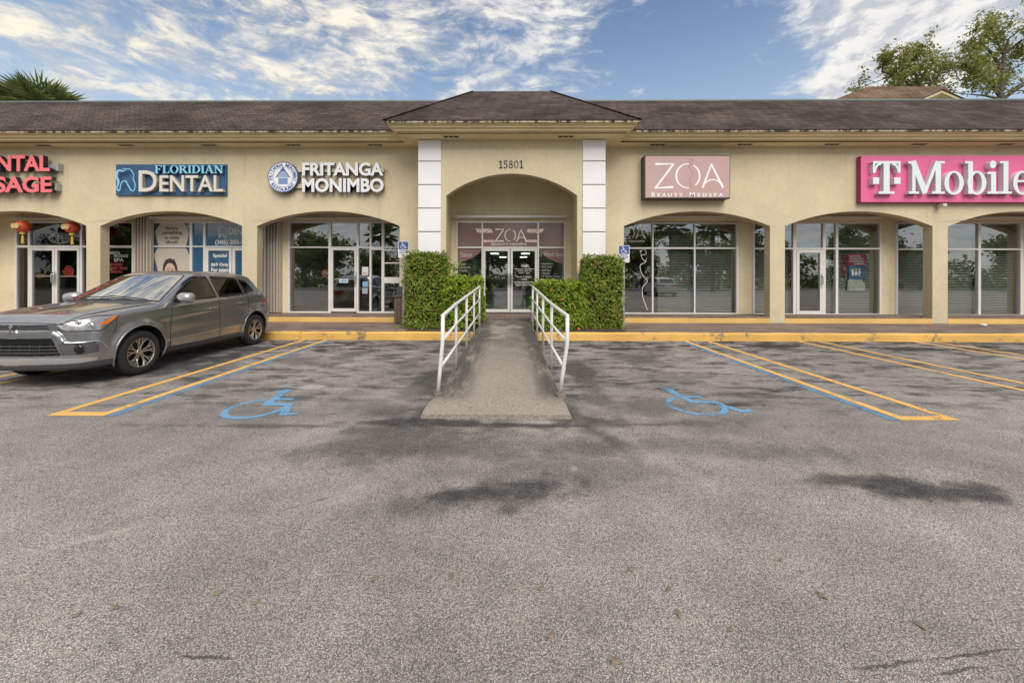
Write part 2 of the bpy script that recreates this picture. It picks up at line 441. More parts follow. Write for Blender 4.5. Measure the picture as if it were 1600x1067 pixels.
# eaves: soffit, stepped cornice, drip edge
CORN = [(0, 0), (0, .058), (.075, .062), (.075, .122), (.15, .126), (.15, .188), (.225, .192), (.225, .25)]
DRIP = [(.215, .20), (.262, .203), (.268, .258), (.215, .258)]
YE, YPE, XPE = 11.02, 10.36, 3.10
xc = .04
def cornice(prof, name, m, fwd=0.0):
    b = MB()
    def sweep(path):
        # path: function d -> list of (x, y)
        k = len(path(0)); rows = [[(x, y, SOF + h) for x, y in path(dd)] for dd, h in prof]
        vs = [v for r in rows for v in r]; n = len(rows)
        b.add(vs, [(i * k + j, i * k + j + 1, (i + 1) * k + j + 1, (i + 1) * k + j) for i in range(n - 1) for j in range(k - 1)])
    sweep(lambda dd: [(XL, YE - dd), (xc - XPE + .02, YE - dd)])
    sweep(lambda dd: [(xc + XPE - .02, YE - dd), (XR, YE - dd)])
    sweep(lambda dd: [(xc - XPE - dd, YW + .3), (xc - XPE - dd, YPE - dd), (xc + XPE + dd, YPE - dd), (xc + XPE + dd, YW + .3)])
    return b.build(name, m, B)
cornice(CORN, 'cornice', M['trim'])
cornice(DRIP + [DRIP[0]], 'drip_edge', M['drip'])
b = MB()
b.box(XL, xc - XPE + .001, YE, YW + .02, SOF, SOF + .03).box(xc + XPE - .001, XR, YE, YW + .02, SOF, SOF + .03)
b.box(xc - XPE, xc + XPE, YPE, YW + .015, SOF + .0015, SOF + .028)
b.build('soffit', M['trim'], B)
vent0 = None
for px, py in ((-62, 229), (67.5, 228.5), (196.5, 227.5), (326.5, 227), (458.5, 226), (586, 226), (705, 212), (884, 212), (1027.5, 226), (1164, 225), (1300, 225), (1436, 226), (1572, 226.5)):
    port = 690 < px < 900; yv = 10.56 if port else 11.2; x = PX(px, yv, py)
    if vent0 is None:
        b = MB().box(x - .24, x + .24, yv - .075, yv + .075, SOF - .006, SOF - .0005); vent0 = b.build('soffit_vent', M['vent'], B); vx, vy = x, yv
        c = MB()
        for k in (-1, 0, 1): c.box(x + k * .14 - .055, x + k * .14 + .055, yv - .055, yv + .055, SOF - .009, SOF - .0065)
        c.build('slot', M['black'], vent0); v = vent0
    else:
        v = vent0.copy(); COL.objects.link(v); v.location = (x - vx, yv - vy, 0)
        for ch in vent0.children: e = ch.copy(); COL.objects.link(e); e.parent = v

# roofs (slope .837)
SL = .837; ZE = SOF + .262; yE = YE - .285; ZR = 7.43; yR = yE + (ZR - ZE) / SL
b = MB()
for x0, x1 in ((XL, XR),):
    b.add([(x0, yE, ZE), (x1, yE, ZE), (x1, yR, ZR), (x0, yR, ZR)], [(0, 1, 2, 3)])
    b.add([(x0, yE, ZE - .012), (x1, yE, ZE - .012), (x1, yE, ZE), (x0, yE, ZE)], [(0, 1, 2, 3)])
    b.add([(x0, yE, ZE - .012), (x1, yE, ZE - .012), (x1, yE + .3, ZE - .012), (x0, yE + .3, ZE - .012)], [(0, 1, 2, 3)])
b.build('shingle_roof', M['shingle'], B, fix=False)
xe = XPE + .285; ye = YPE - .285; tt = (ZR + .01 - ZE) / SL; zt = ZR + .01
A = [(xc - xe, ye, ZE), (xc + xe, ye, ZE), (xc + xe - tt, ye + tt, zt), (xc - xe + tt, ye + tt, zt)]
b = MB().add(A, [(0, 1, 2, 3)])
for s in (-1, 1): b.add([(xc + s * xe, ye, ZE), (xc + s * (xe - tt), ye + tt, zt), (xc + s * (xe - tt), ye + 4, zt), (xc + s * xe, ye + 4, ZE)], [(0, 1, 2, 3)])
b.add([(xc - xe + tt, ye + tt, zt), (xc + xe - tt, ye + tt, zt), (xc + xe - tt, ye + 4, zt), (xc - xe + tt, ye + 4, zt)], [(0, 1, 2, 3)])
b.add([(A[0][0], ye, ZE - .012), (A[1][0], ye, ZE - .012), A[1], A[0]], [(0, 1, 2, 3)])
b.build('entrance_roof', M['shingle'], B)
for s in (-1, 1):
    hb = MB()
    p0, p1 = Vector((xc + s * xe, ye, ZE + .01)), Vector((xc + s * (xe - tt), ye + tt, zt + .005))
    hb.bar(p0, p1, .13, .02); hb.build('hip_cap', M['shingle'], B)
MB().box(XL, XR, yR - .03, yR + .10, ZR - .02, ZR + .028).build('roof_edge_cap', mat('teal_grey_flashing', (.16, .20, .20), .5, .3), B)

# shell behind: rear wall bands, floors, partition walls, roof deck
YEND = 22.0
def pxb(a): return PX(a, YB)
ZH = PZ(346.6, YB)                                       # head of the shop fronts
solid = [(None, 25.5), (211, 237), (438, 450.7), (1152.5, 1175), (1375.6, 1398), (1594.8, 1617), (1835, None)]
b = MB()
for a, c in solid:
    b.box(XL if a is None else pxb(a), XR if c is None else pxb(c), YB - .02, YB + .2, ZF, ZH)
xa, xb_ = pxb(713), pxb(883)
b.box(pxb(640), xa, YB - .02, YB + .2, ZF, ZH).box(xb_, pxb(946), YB - .02, YB + .2, ZF, ZH)
b.box(XL, XR, YB - .02, YB + .2, ZH, 5.3)
b.build('shopfront_wall', M['stucco_in'], B)
# arcade ceilings and the sides of the entrance recess
CZ = 3.78
b = MB().box(XL, xp0 + TW, YW + TW + .002, YB - .022, CZ, CZ + .1).box(xp1 - TW, XR, YW + TW + .002, YB - .022, CZ, CZ + .1)
b.box(xp0 + TW, xp1 - TW, YPORT + TW + .002, YB - .022, 5.02, 5.12)
b.build('arcade_ceiling', M['stucco_in'], B)
for x_ in (po[0] - .35, po[1] + .1): MB().box(x_, x_ + .25, YPORT + TW, YB - .021, ZF, 5.0).build('recess_wall', M['stucco_in'], B)

def tile_mat(name, c1, c2, scale):
    m, t, b = new_mat(name); p = opos(t)
    br = t.add('TexBrick'); t.put(br.inputs[0], p); br.inputs['Scale'].default_value = scale
    br.inputs['Color1'].default_value = (*c1, 1); br.inputs['Color2'].default_value = (*c2, 1); br.inputs['Mortar'].default_value = (.10, .08, .07, 1)
    br.inputs['Mortar Size'].default_value = .03; br.inputs['Row Height'].default_value = .5; br.inputs['Brick Width'].default_value = .5; br.offset = 0
    n = t.noise(t.mapping(p, scale=(.6, 1.6, 1)), 1.6, 7, .7); f = t.ramp(n, .42, .68)
    c = t.mix(t.math('MULTIPLY', f, .8), br.outputs[0], (.055, .045, .04))
    n2 = t.noise(p, 3.1, 6, .7); c = t.mix(t.math('MULTIPLY', t.ramp(n2, .55, .75), .4), c, (.34, .28, .24))
    t.put(b.inputs['Base Color'], c); b.inputs['Roughness'].default_value = .7
    bp = t.add('Bump'); bp.inputs['Strength'].default_value = .3; t.put(bp.inputs['Height'], br.outputs[1]); bp.invert = True
    bp.inputs['Distance'].default_value = .01; t.put(b.inputs['Normal'], bp.outputs[0])
    return m
M['tile'] = tile_mat('brown_floor_tile', (.20, .13, .105), (.26, .18, .15), 3.3)
b = MB().box(XL, po[0], YW + .012, YB + .1, .05, ZF).box(po[1], XR, YW + .012, YB + .1, .05, ZF)
b.box(po[0] - .4, po[1] + .4, YPORT + .012, YB + .1, .05, ZF + .002)
b.build('arcade_floor', M['tile'], B)
for a, c, _, _ in op_l + op_r:
    MB().box(a + .002, c - .002, YW - .004, YW + .01, ZS, ZF - .035).build('step_riser', M['riser'], B)

# interiors
M['wall_in'] = mat('grey_room_wall', (.30, .32, .31), .8)
M['floor_in'] = mat('dark_room_floor', (.10, .10, .095), .4)
M['room_black'] = mat('black_room', (.014, .013, .014), .7)
M['carpet'] = mat('teal_room_wall', (.23, .27, .255), .8)
rooms = [(XL, pxb(213), 'room_black'), (pxb(213) + .02, pxb(440), 'wall_in'), (pxb(440) + .02, pxb(668), 'carpet'), (pxb(668) + .02, pxb(930), 'carpet'),
         (pxb(930) + .02, pxb(1163), 'dark'), (pxb(1163) + .02, pxb(1386), 'dark'), (pxb(1386) + .02, pxb(1606), 'dark'), (pxb(1606) + .02, XR, 'dark')]
for i, (a, c, m) in enumerate(rooms):
    ye_ = YEND if i != 3 else 40
    b = MB(); y0 = YB + .21; hc = 3.36 if i == 3 else 3.5
    b.add([(a, y0, ZF), (c, y0, ZF), (c, ye_, ZF), (a, ye_, ZF)], [(0, 1, 2, 3)])
    b.add([(a, ye_, ZF), (c, ye_, ZF), (c, ye_, hc), (a, ye_, hc)], [(0, 1, 2, 3)])
    for x in (a, c): b.add([(x, y0, ZF), (x, ye_, ZF), (x, ye_, hc), (x, y0, hc)], [(0, 1, 2, 3)])
    b.add([(a, y0, hc), (c, y0, hc), (c, ye_, hc), (a, ye_, hc)], [(0, 1, 2, 3)])
    b.build('room', M[m], B)
b = MB().box(XL - .2, XL, YW, 41, 0, 7.3).box(XR, XR + .2, YW, 41, 0, 7.3).box(XL, XR, 41, 41.2, 0, 7.3)
b.build('outer_wall', M['stucco'], B)
MB().box(XL, XR, yR + .1, 41.0, 7.30, 7.40).build('roof_deck', mat('roof_deck', (.25, .25, .25), .9), B)

# ceiling lights of the salon (lit in the photograph)
ml, tl, bl = new_mat('lit_ceiling_panel'); bl.inputs['Emission Color'].default_value = (.95, 1, .98, 1); bl.inputs['Emission Strength'].default_value = 2.0
for px, py in ((757, 361), (836, 361), (763, 377), (830, 377), (773, 396.5), (786, 402), (786, 407.5), (821, 396.5), (818, 402), (816, 407), (846, 407), (871, 396), (860, 402)):
    q = G(px, py, 3.34)
    if q.y > 39: continue
    MB().box(q.x - .3, q.x + .3, q.y - .55, q.y + .55, 3.335, 3.35).build('ceiling_light', ml, B)

# ------------------------------------------------------------------ shop fronts
def front(frame_name, x0, x1, ytop, ybot, mull, trans, glass, skip=(), extra=(), label=None, tw=3.2):
    """a glazed front between photo columns: one frame with posts and a transom rail, a pane in every cell.
    mull: (left, right) pixel edges of each post; skip: cells (col) without lower pane (a door stands there)"""
    yf, yb = YB - .045, YB + .055
    X = lambda q: pxb(q)
    zt, zb = PZ(ytop, YB), PZ(ybot, YB); z1, z2 = PZ(trans[0], YB), PZ(trans[1], YB)
    b = MB(); e = .0025
    b.box(X(x0), X(x1), yf, yb, zt - .05, zt); posts = [(x0, x0 + tw)] + list(mull) + [(x1 - tw, x1)]
    for k, (a, c) in enumerate(posts): b.box(X(a), X(c), yf - e, yb + e, zb, zt - .0015)
    cells = [(posts[i][1], posts[i + 1][0]) for i in range(len(posts) - 1)]
    for k, (a, c) in enumerate(cells):
        if (k, 'notrans') not in skip: b.box(X(a), X(c), yf, yb, z2, z1)
        if k not in skip: b.box(X(a), X(c), yf, yb, zb, zb + .055)
    for r in extra: b.box(X(r[0]), X(r[1]), yf + .003, yb - .003, PZ(r[3], YB), PZ(r[2], YB))
    fr = b.build('shop_window', M['alu'], B, bevel=.004)
    if label: fr['label'] = label
    for k, (a, c) in enumerate(cells):
        gm = glass[k] if isinstance(glass, (list, tuple)) else glass
        MB().box(X(a) - .005, X(c) + .005, YB - .002, YB + .006, z1 - .005, zt - .045).build('pane', gm, fr)
        if k not in skip: MB().box(X(a) - .005, X(c) + .005, YB - .002, YB + .006, zb + .05, z2 + .005).build('pane', gm, fr)
    return fr
def door(x0, x1, ytop, ybot, stile, rail_b, hinge, glass, bar=None, handle=True):
    """aluminium glazed door leaf; stile in photo pixels, pull handle on the side away from the hinge"""
    yf, yb = YB - .055, YB + .03; X = pxb; zt, zb = PZ(ytop, YB), PZ(ybot, YB); b = MB(); g = .008
    a, c = X(x0) + g, X(x1) - g; w = X(x0 + stile) - X(x0); hb_ = PZ(rail_b, YB)
    b.box(a, a + w, yf, yb, zb, zt).box(c - w, c, yf, yb, zb, zt).box(a + w, c - w, yf + .002, yb - .002, zt - w * 1.1, zt).box(a + w, c - w, yf + .002, yb - .002, zb, hb_)
    dr = b.build('door', M['alu'], B, bevel=.004)
    MB().box(a + w - .005, c - w + .005, YB - .014, YB - .006, hb_ - .005, zt - w * 1.1 + .005).build('pane', glass, dr)
    if bar: MB().box(a + w, c - w, YB + .034, YB + .06, PZ(bar, YB) - .02, PZ(bar, YB) + .02).build('push_bar', M['alu'], dr)
    if handle:
        hx = (c - w * .45) if hinge == 'L' else (a + w * .45); zc = PZ(436, YB); h = MB()
        h.tube([(hx, yf, zc + .14), (hx, yf - .05, zc + .14), (hx, yf - .06, zc + .11), (hx, yf - .06, zc - .11), (hx, yf - .05, zc - .14), (hx, yf, zc - .14)], .013, 8)
        h.box(hx - .03, hx + .03, yf - .006, yf - .0005, zc - .19, zc + .19)
        h.lathe([(.0, -.02), (.018, -.02), (.018, 0)], (hx, yf - .006, zc - .23), 10, 'y')
        h.build('handle', M['alu_grey'], dr, smooth=False)
    return dr
GL, GD = M['glass'], M['glass_dark']
M['pink_film'] = None
# massage shop
front('w', 25.5, 211, 347, 490, [(46, 49), (127, 130.6), (150, 153)], (384.5, 388.3), GD, skip=(1,), label='black glazed shop front of the massage shop')
door(49, 88.3, 388.6, 489.5, 3.6, 483, 'L', GD, bar=433); door(88.3, 127, 388.6, 489.5, 3.6, 483, 'R', GD, bar=433)
# dental shop
mb_, tb_, bb_ = new_mat('blue_window_film'); pb = opos(tb_)
vo = tb_.add('TexVoronoi'); tb_.put(vo.inputs['Vector'], pb); vo.inputs['Scale'].default_value = 9
tb_.put(bb_.inputs['Base Color'], tb_.mix(tb_.ramp(vo.outputs[0], .2, .35), (.028, .085, .17), (.042, .115, .21))); bb_.inputs['Roughness'].default_value = .05
bb_.inputs['Specular IOR Level'].default_value = .9
M['blue_film'] = mb_
front('w', 236, 416.5, 347, 490, [(297.8, 301.7), (319, 322.5), (405, 408)], (385, 387.2), M['blue_film'], skip=(2,), label='shop front of the dentist filmed over in blue')
door(322.5, 364, 387.8, 489.5, 4.2, 483, 'L', M['blue_film']); door(364.3, 405, 387.8, 489.5, 4.2, 483, 'R', M['blue_film'])
# restaurant
front('w', 450.7, 668, 346.7, 490, [(514, 518), (558, 561), (578, 581), (596.7, 601)], (386, 388), GL, skip=(1,),
      extra=[(601, 668, 390.5, 392.5), (601, 668, 410.5, 412.5), (601, 668, 433.5, 443), (581, 596.7, 388.1, 391)], label='clear glazed shop front with pass-through hatch')
door(518, 558, 388.4, 487.4, 2.8, 482.5, 'L', GL, bar=436.7)
# salon entrance
def film_mat():
    m, t, b = new_mat('pink_window_film'); out = t.n['Material Output']
    b.inputs['Roughness'].default_value = .08; b.inputs['Specular IOR Level'].default_value = .8
    t.put(b.inputs['Base Color'], (.36, .25, .24))
    tr = t.add('BsdfTransparent'); t.put(tr.inputs[0], (.85, .70, .68)); mx = t.add('MixShader'); mx.inputs[0].default_value = .58
    t.l.new(tr.outputs[0], mx.inputs[1]); t.l.new(b.outputs[0], mx.inputs[2]); t.l.new(mx.outputs[0], out.inputs[0]); return m
M['pink_film'] = film_mat()
fc = front('w', 713, 883, 346.2, 488, [(752.5, 754.7), (839.4, 842)], (385.8, 388.3), GL, skip=(1,), tw=2.2, label='salon front of double door and side lights under pink film')
door(754.7, 797.1, 388.8, 487.8, 3.4, 483.2, 'L', GL); door(797.3, 839.4, 388.8, 487.8, 3.4, 483.2, 'R', GL)
yfm = YB - .0045
b = MB()
for a, c in ((715.2, 752.5), (754.7, 839.4), (842, 880.8)): b.prism([(pxb(a), PZ(348.4, YB)), (pxb(c), PZ(348.4, YB)), (pxb(c), PZ(385.8, YB)), (pxb(a), PZ(385.8, YB))], yfm, yfm + .0015)
curve = [(752.5, 391), (747, 397), (738, 403), (728, 407), (715.2, 411)]
b.prism([(pxb(715.2), PZ(388.3, YB)), (pxb(752.5), PZ(388.3, YB))] + [(pxb(x), PZ(y, YB)) for x, y in curve], yfm, yfm + .0015)
curve2 = [(880.8, 412.5), (868, 409), (857, 404), (848, 398), (842, 393)]
b.prism([(pxb(842), PZ(388.3, YB)), (pxb(880.8), PZ(388.3, YB))] + [(pxb(x), PZ(y, YB)) for x, y in curve2], yfm, yfm + .0015)
b.build('window_film', M['pink_film'], fc)
M['vinyl'] = mat('white_vinyl', (.78, .76, .72), .5, var=.03)
M['vinyl_dim'] = mat('faded_vinyl', (.55, .52, .50), .5, var=.05)
def zoa(fn_px, mb, Y, w, depth=.002):
    """the thin three-letter mark, strokes in photo pixels through fn_px"""
    def f(q): return fn_px(q)
    st = [ribbon([(0, 0.02), (2.3, 0.0)], [w * 1.3, w * .5]), ribbon([(2.25, -.03), (0, 3.05)], w), ribbon([(-.12, 3.05), (2.2, 2.9)], [w * .5, w * 1.4])]
    st += [ring(4.0, 1.5, 1.55, 1.58, w, w * .6, 85, 275), ring(4.0, 1.5, 1.55, 1.58, w, w * .6, -62, 52)]
    st += [ribbon([(6.9, 0), (5.8, 3.0)], [w * .7, w * 1.1]), ribbon([(6.85, 0), (8.35, 3.0)], [w * .9, w * 1.3]), ring(7.05, 2.75, 1.05, .85, w * .7, w * .7, 205, 335, 12)]
    for k, s_ in enumerate(st):
        pr = [((f(o).x, f(o).z), (f(i).x, f(i).z)) for o, i in s_]
        mb.strip(pr, Y - depth - .0002 * k, Y)
yv = YB - .006
b = MB(); zoa(lambda q: P(774 + q[0] * 5.8, 358.5 + q[1] * 6.2, YB), b, yv, .26)
word_px(b, 'BEAUTY MEDSPA', (768, 380, 823, 383.2), yv, .001, .005)
b.build('lettering', M['vinyl'], fc)
b = MB(); word_px(b, 'Salon', (719.5, 394.5, 737.5, 401.5), yv, .001); word_px(b, 'Med Spa', (851, 394.5, 879, 402.5), yv, .001)
for tx, x0, y0, x1 in (('Hair', 723, 411, 728.5), ('Botox', 722.5, 416, 729.5), ('Facials', 722.5, 421, 730.5)):
    word_px(b, '- ' + tx, (718, y0, x1, y0 + 3.3), yv, .001)
for tx, y0, x1 in (('- Injectables', 410.8, 864), ('- Body Sculpt', 415.6, 863), ('- Skin Care', 420.6, 861), ('- Facials', 425.5, 859), ('- IV Vitamin Therapy', 430.5, 876), ('- Body treatments', 435.3, 874)):
    word_px(b, tx, (845, y0, x1, y0 + 3.2), yv, .001)
b.build('lettering', M['vinyl_dim'], fc)
b = MB(); yd = YB - .0165
word_px(b, 'HOURS', (814.5, 413.5, 826, 417.5), yd, .001, .01)
for tx, x0, y0, x1 in (('Tuesday - Saturday', 807, 422, 831), ('10am - 6pm', 810.5, 425.5, 828), ('Sunday & Monday', 807, 431.5, 831), ('CLOSED', 814, 435, 824), ('By Appointment Only', 805, 441.5, 834), ('Please Call or Text', 806, 444.2, 832), ('(786) 000-0000', 810, 447.4, 827)):
    if tx.startswith('(7'): continue
    word_px(b, tx, (x0, y0, x1, y0 + 2.4), yd, .001, .008)
for yy in (420.2, 440): b.box(pxb(803), pxb(835), yd, yd + .001, PZ(yy + .5, YB), PZ(yy, YB))
b.build('lettering', M['vinyl'], fc)

# right-hand shops, blinds behind their panes
f4 = front('w', 948, 1152.5, 347.5, 490.7, [(1017.8, 1020.4), (1083.4, 1085.7)], (386.4, 389), GL, label='shop front with dark blinds and white line drawing on its glass')
f5 = front('w', 1175, 1375.6, 347, 491.5, [(1237.8, 1242.6), (1284, 1288.4), (1304, 1308)], (387, 389.4), GL, skip=(1,), label='shop front with glass door and dark blinds')
door(1242.6, 1284, 389.8, 490.5, 4.4, 484.5, 'L', GL)
f6 = front('w', 1398, 1594.8, 347, 492, [(1461, 1464), (1526, 1530)], (387.5, 390), GL, label='shop front with dark blinds and no door')
f7 = front('w', 1617, 1835, 347, 492.5, [(1690, 1693), (1760, 1763)], (387.5, 390), GL)
M['blind'] = mat('grey_blind', (.42, .415, .40), .55, var=.06)
def blind(x0, x1, y0, y1):
    a, c = pxb(x0), pxb(x1); zt, zb = PZ(y0, YB), PZ(y1, YB); b = MB(); z = zt
    b.box(a, c, YB + .10, YB + .15, zt - .05, zt)
    while z > zb:
        b.add([(a, YB + .105, z - .030), (c, YB + .105, z - .030), (c, YB + .145, z), (a, YB + .145, z)], [(0, 1, 2, 3)]); z -= .052
    b.build('blind', M['blind'], B, fix=False)
for r in ((1030, 1083, 349, 488), (1086, 1148, 349, 488), (1177, 1238, 349, 488), (1243, 1284, 349, 386), (1289, 1304, 349, 489), (1308.5, 1371, 349, 489), (1400, 1461, 349, 489), (1464, 1526, 349, 489), (1530.5, 1591, 349, 489), (1620, 1689, 349, 489)):
    blind(*r)
# white mark and a woman's outline on the glass
b = MB(); zoa(lambda q: P(959 + q[0] * 5.9, 356 + q[1] * 5.7, YB), b, yv, .27)
word_px(b, 'BEAUTY MEDSPA', (955, 376, 1008, 378.4), yv, .001, .008)
fig = smooth_pts([(1000, 391), (1002, 398), (1009, 397), (1009, 392), (1005, 390), (1001, 394), (1003, 403), (1008, 408), (1010, 403), (1008, 410), (1001, 413.5), (1000.5, 421), (1004, 430), (1009, 436), (1011.5, 440), (1007, 445), (1003.5, 452), (1004.5, 465), (1008, 475), (1012, 485)], 5)
b.strip([((P(o[0], o[1], YB).x, P(o[0], o[1], YB).z), (P(i[0], i[1], YB).x, P(i[0], i[1], YB).z)) for o, i in ribbon([tuple(p) for p in fig], .9)], yv - .001, yv)
b.build('lettering', M['vinyl'], f4)

# rails over the fronts, folded storm shutters, wall speaker
for a, c, y, dy in ((15, 129, 340.5, 1.8), (233, 345, 338.5, 3.0), (452, 596, 340.0, 1.6), (710, 887, 336.8, 3.6), (1026, 1136, 337.3, 2.0), (1280, 1378, 338, 2.2), (1534, 1640, 338, 2.2)):
    MB().box(PX(a, 12.2), PX(c, 12.2), 12.17, 12.378, PZ(y + dy, 12.2), PZ(y, 12.2)).build('track_rail', M['alu'], B, bevel=.01)
M['shutter'] = mat('accordion_shutter', (.52, .47, .40), .5, var=.1)
for a, c in ((215, 235.5), (417, 437.8)):
    x0, x1 = PX(a, 12.25), PX(c, 12.25); z0, z1 = ZF + .02, PZ(337 if a < 300 else 344, 12.25); n = 9; b = MB()
    for k in range(n):
        u0 = x0 + (x1 - x0) * k / n; u1 = x0 + (x1 - x0) * (k + .55) / n
        b.box(u0, u1, 12.14 + .05 * (k % 2), 12.36, z0, z1)
    b.box(x0 + .004, x1 - .004, 12.24, 12.37, z0, z1 - .004)
    b.build('storm_shutter', M['shutter'], B, bevel=.006)
# ------------------------------------------------------------------ ground
def asphalt():
    m, t, b = new_mat('worn_asphalt'); p = opos(t)
    big = t.noise(p, .35, 6, .6); mid = t.noise(p, 2.2, 7, .68); run = t.noise(t.mapping(p, rot=(0, 0, R(8)), scale=(.8, 1.9, 1)), 2.0, 10, .74)
    # pale stones in dark binder
    v1 = t.add('TexVoronoi'); t.put(v1.inputs['Vector'], p); v1.inputs['Scale'].default_value = 150
    v2 = t.add('TexVoronoi'); t.put(v2.inputs['Vector'], p); v2.inputs['Scale'].default_value = 260
    st = t.ramp(v1.outputs['Distance'], .15, .62, 1, 0); rnd = t.add('SeparateColor'); t.put(rnd.inputs[0], v1.outputs['Color'])
    rn = rnd.outputs[0]; st2 = t.ramp(v2.outputs['Distance'], .2, .6, 1, 0)
    stone = t.math('MULTIPLY', st, t.ramp(rn, .10, 1.0, .26, 1.0, False))
    sp = t.math('ADD', t.math('MULTIPLY', stone, .72), t.math('MULTIPLY', st2, .28))
    base = t.mix(sp, (.112, .104, .100), (.98, .918, .888))
    hue = t.mix(t.ramp(rnd.outputs[1], .55, .95), base, t.mix(.5, base, (.50, .42, .36)))
    # slow brightness changes
    v = t.math('MULTIPLY', t.ramp(big, .3, .7, .80, 1.16), t.ramp(mid, .28, .72, .84, 1.14))
    cm = t.add('CombineColor'); [t.put(cm.inputs[i], v) for i in range(3)]
    c = t.mix(1.0, hue, cm.outputs[0], 'MULTIPLY')
    # stained parking bays: dirt gathers near the kerb
    sy = t.add('SeparateXYZ'); t.put(sy.inputs[0], p)
    bay = t.ramp(sy.outputs[1], 3.7, 5.2); near = t.ramp(sy.outputs[1], 7.2, 9.0)
    dirt_shade = t.math('MULTIPLY', bay, t.ramp(run, .465, .62, 0, .88))
    dirt_shade = t.math('ADD', dirt_shade, t.math('MULTIPLY', near, t.ramp(run, .43, .60, .05, .80)), clamp=True)
    at = t.add('Attribute'); at.attribute_name = 'stain_shade'
    sa = t.add('SeparateColor'); t.put(sa.inputs[0], at.outputs[0])
    jit = t.math('MULTIPLY', t.math('SUBTRACT', t.noise(t.mapping(p, rot=(0, 0, R(10)), scale=(.7, 1.3, 1)), 9.0, 8, .78), .5), 1.9)
    k1 = t.math('MULTIPLY', sa.outputs[0], t.math('ADD', 1.40, jit), clamp=True); dirt_shade = t.math('MAXIMUM', dirt_shade, k1)
    pale = t.math('MULTIPLY', sa.outputs[1], t.math('ADD', 1.0, jit), clamp=True)
    dark = t.mix(sp, (.014, .014, .016), (.16, .155, .158))
    c = t.mix(dirt_shade, c, dark)
    c = t.mix(pale, c, t.mix(sp, (.36, .33, .31), (.74, .70, .66)))
    # hair cracks
    for pts in CRACKS:
        for (a, c2) in zip(pts, pts[1:]):
            A_, B_ = G(*a), G(*c2); mid_ = (A_ + B_) / 2; L = (B_ - A_).length; ang = math.degrees(math.atan2(B_.y - A_.y, B_.x - A_.x))
            wob = t.add('VectorMath', operation='ADD'); t.put(wob.inputs[0], p)
            sc = t.add('VectorMath', operation='SCALE'); t.put(sc.inputs[0], t.noise(p, 5, 5, .7, out=1)); sc.inputs['Scale'].default_value = .07
            t.put(wob.inputs[1], sc.outputs[0])
            mp = t.mapping(wob.outputs[0], loc=(mid_.x + .035, mid_.y + .035, 0), rot=(0, 0, R(ang)), scale=(L * .55, .0075, 1000), typ='TEXTURE')
            k = t.ramp(t.vmath('LENGTH', mp), 1.1, .6, 0, .6); c = t.mix(k, c, (.015, .014, .014))
    t.put(b.inputs['Base Color'], c); t.put(b.inputs['Roughness'], t.ramp(dirt_shade, 0, 1, .92, .70)); b.inputs['Specular IOR Level'].default_value = .3
    bp = t.add('Bump'); bp.inputs['Strength'].default_value = .75; bp.inputs['Distance'].default_value = .006
    t.put(bp.inputs['Height'], t.math('ADD', sp, t.math('MULTIPLY', mid, 1.2))); t.put(b.inputs['Normal'], bp.outputs[0])
    return m
BLOBS = [(620, 690, .9, .5, .45, 15, .2), (760, 700, 1.0, .45, .35, 0, .1), (790, 765, .5, .22, .6, 5, .2), (950, 660, .5, .35, .55, 0, .2), (600, 640, .45, .35, .45, 20, .2), (680, 640, .3, .5, .55, 0, .2), (1010, 640, .8, .5, .35, 0, .2), (1100, 700, 1.2, .2, .3, -5, .1), (1440, 764, .62, .15, .62, -4, .4), (1330, 752, .35, .10, .55, 0), (1530, 772, .22, .11, .6, -10),
         (745, 770, .42, .16, .62, 10, .3), (650, 790, .30, .13, .35, 5, .2), (820, 765, .25, .12, .5, 0, .2),
         (960, 690, .18, .45, .50, 10, .1), (930, 700, .5, .25, .35, 0, .2), (560, 690, .5, .22, .40, 25, .2), (640, 660, .9, .12, .65, 3, .4),
         (590, 672, .55, .16, .45, 12, .3), (1080, 660, .9, .18, .40, 0, .2), (880, 640, .25, .6, .55, 0, .3), (905, 580, .30, .9, .55, 4, .3), (930, 620, .22, .7, .4, 0, .2),
         (665, 600, .35, 1.1, .55, 0, .25), (640, 570, .35, .9, .4, 0, .2), (690, 545, .3, .7, .45, 0, .2),
         (1000, 560, .5, .8, .45, 12, .2), (1060, 590, .6, .5, .30, 0, .2), (1165, 632, .45, .09, .6, 0, .3), (1000, 545, .7, .4, .55, 0, .2),
         (1200, 541, .7, .28, .75, 0, .4), (1230, 546, .5, .2, .6, 0, .3), (1420, 546, .7, .22, .8, 0, .4), (1370, 556, .5, .25, .4, 0, .2), (1560, 548, .7, .2, .6, 0, .3), (1300, 538, .5, .18, .5, 0, .2),
         (1120, 660, .8, .3, .25, 0, .1), (860, 735, 1.3, .30, .28, 0, .1), (400, 665, 1.6, .05, .4, 0, .5), (780, 664, 1.5, .08, .62, 0, .3), (1010, 663, .7, .06, .5, 0, .4),
         (545, 553, .35, .5, .45, 0, .2), (470, 562, .4, .45, .35, 0, .2), (600, 540, .9, .28, .45, 0, .2), (330, 560, .55, .8, .65, 0, .3), (280, 575, .5, .6, .6, 0, .3),  # patches along and under the parked car: its shade put into the asphalt colour
         (395, 547, .5, .5, .6, 0, .3), (120, 598, 1.1, .35, .5, 0, .2), (470, 540, .7, .25, .4, 0, .2), (340, 603, .25, .12, .4, 0, .3), (410, 645, .4, .2, .25, 0, .2),
         (835, 776, .12, .06, .4, 0, .3), (640, 700, .25, .3, .4, 30, .2)]
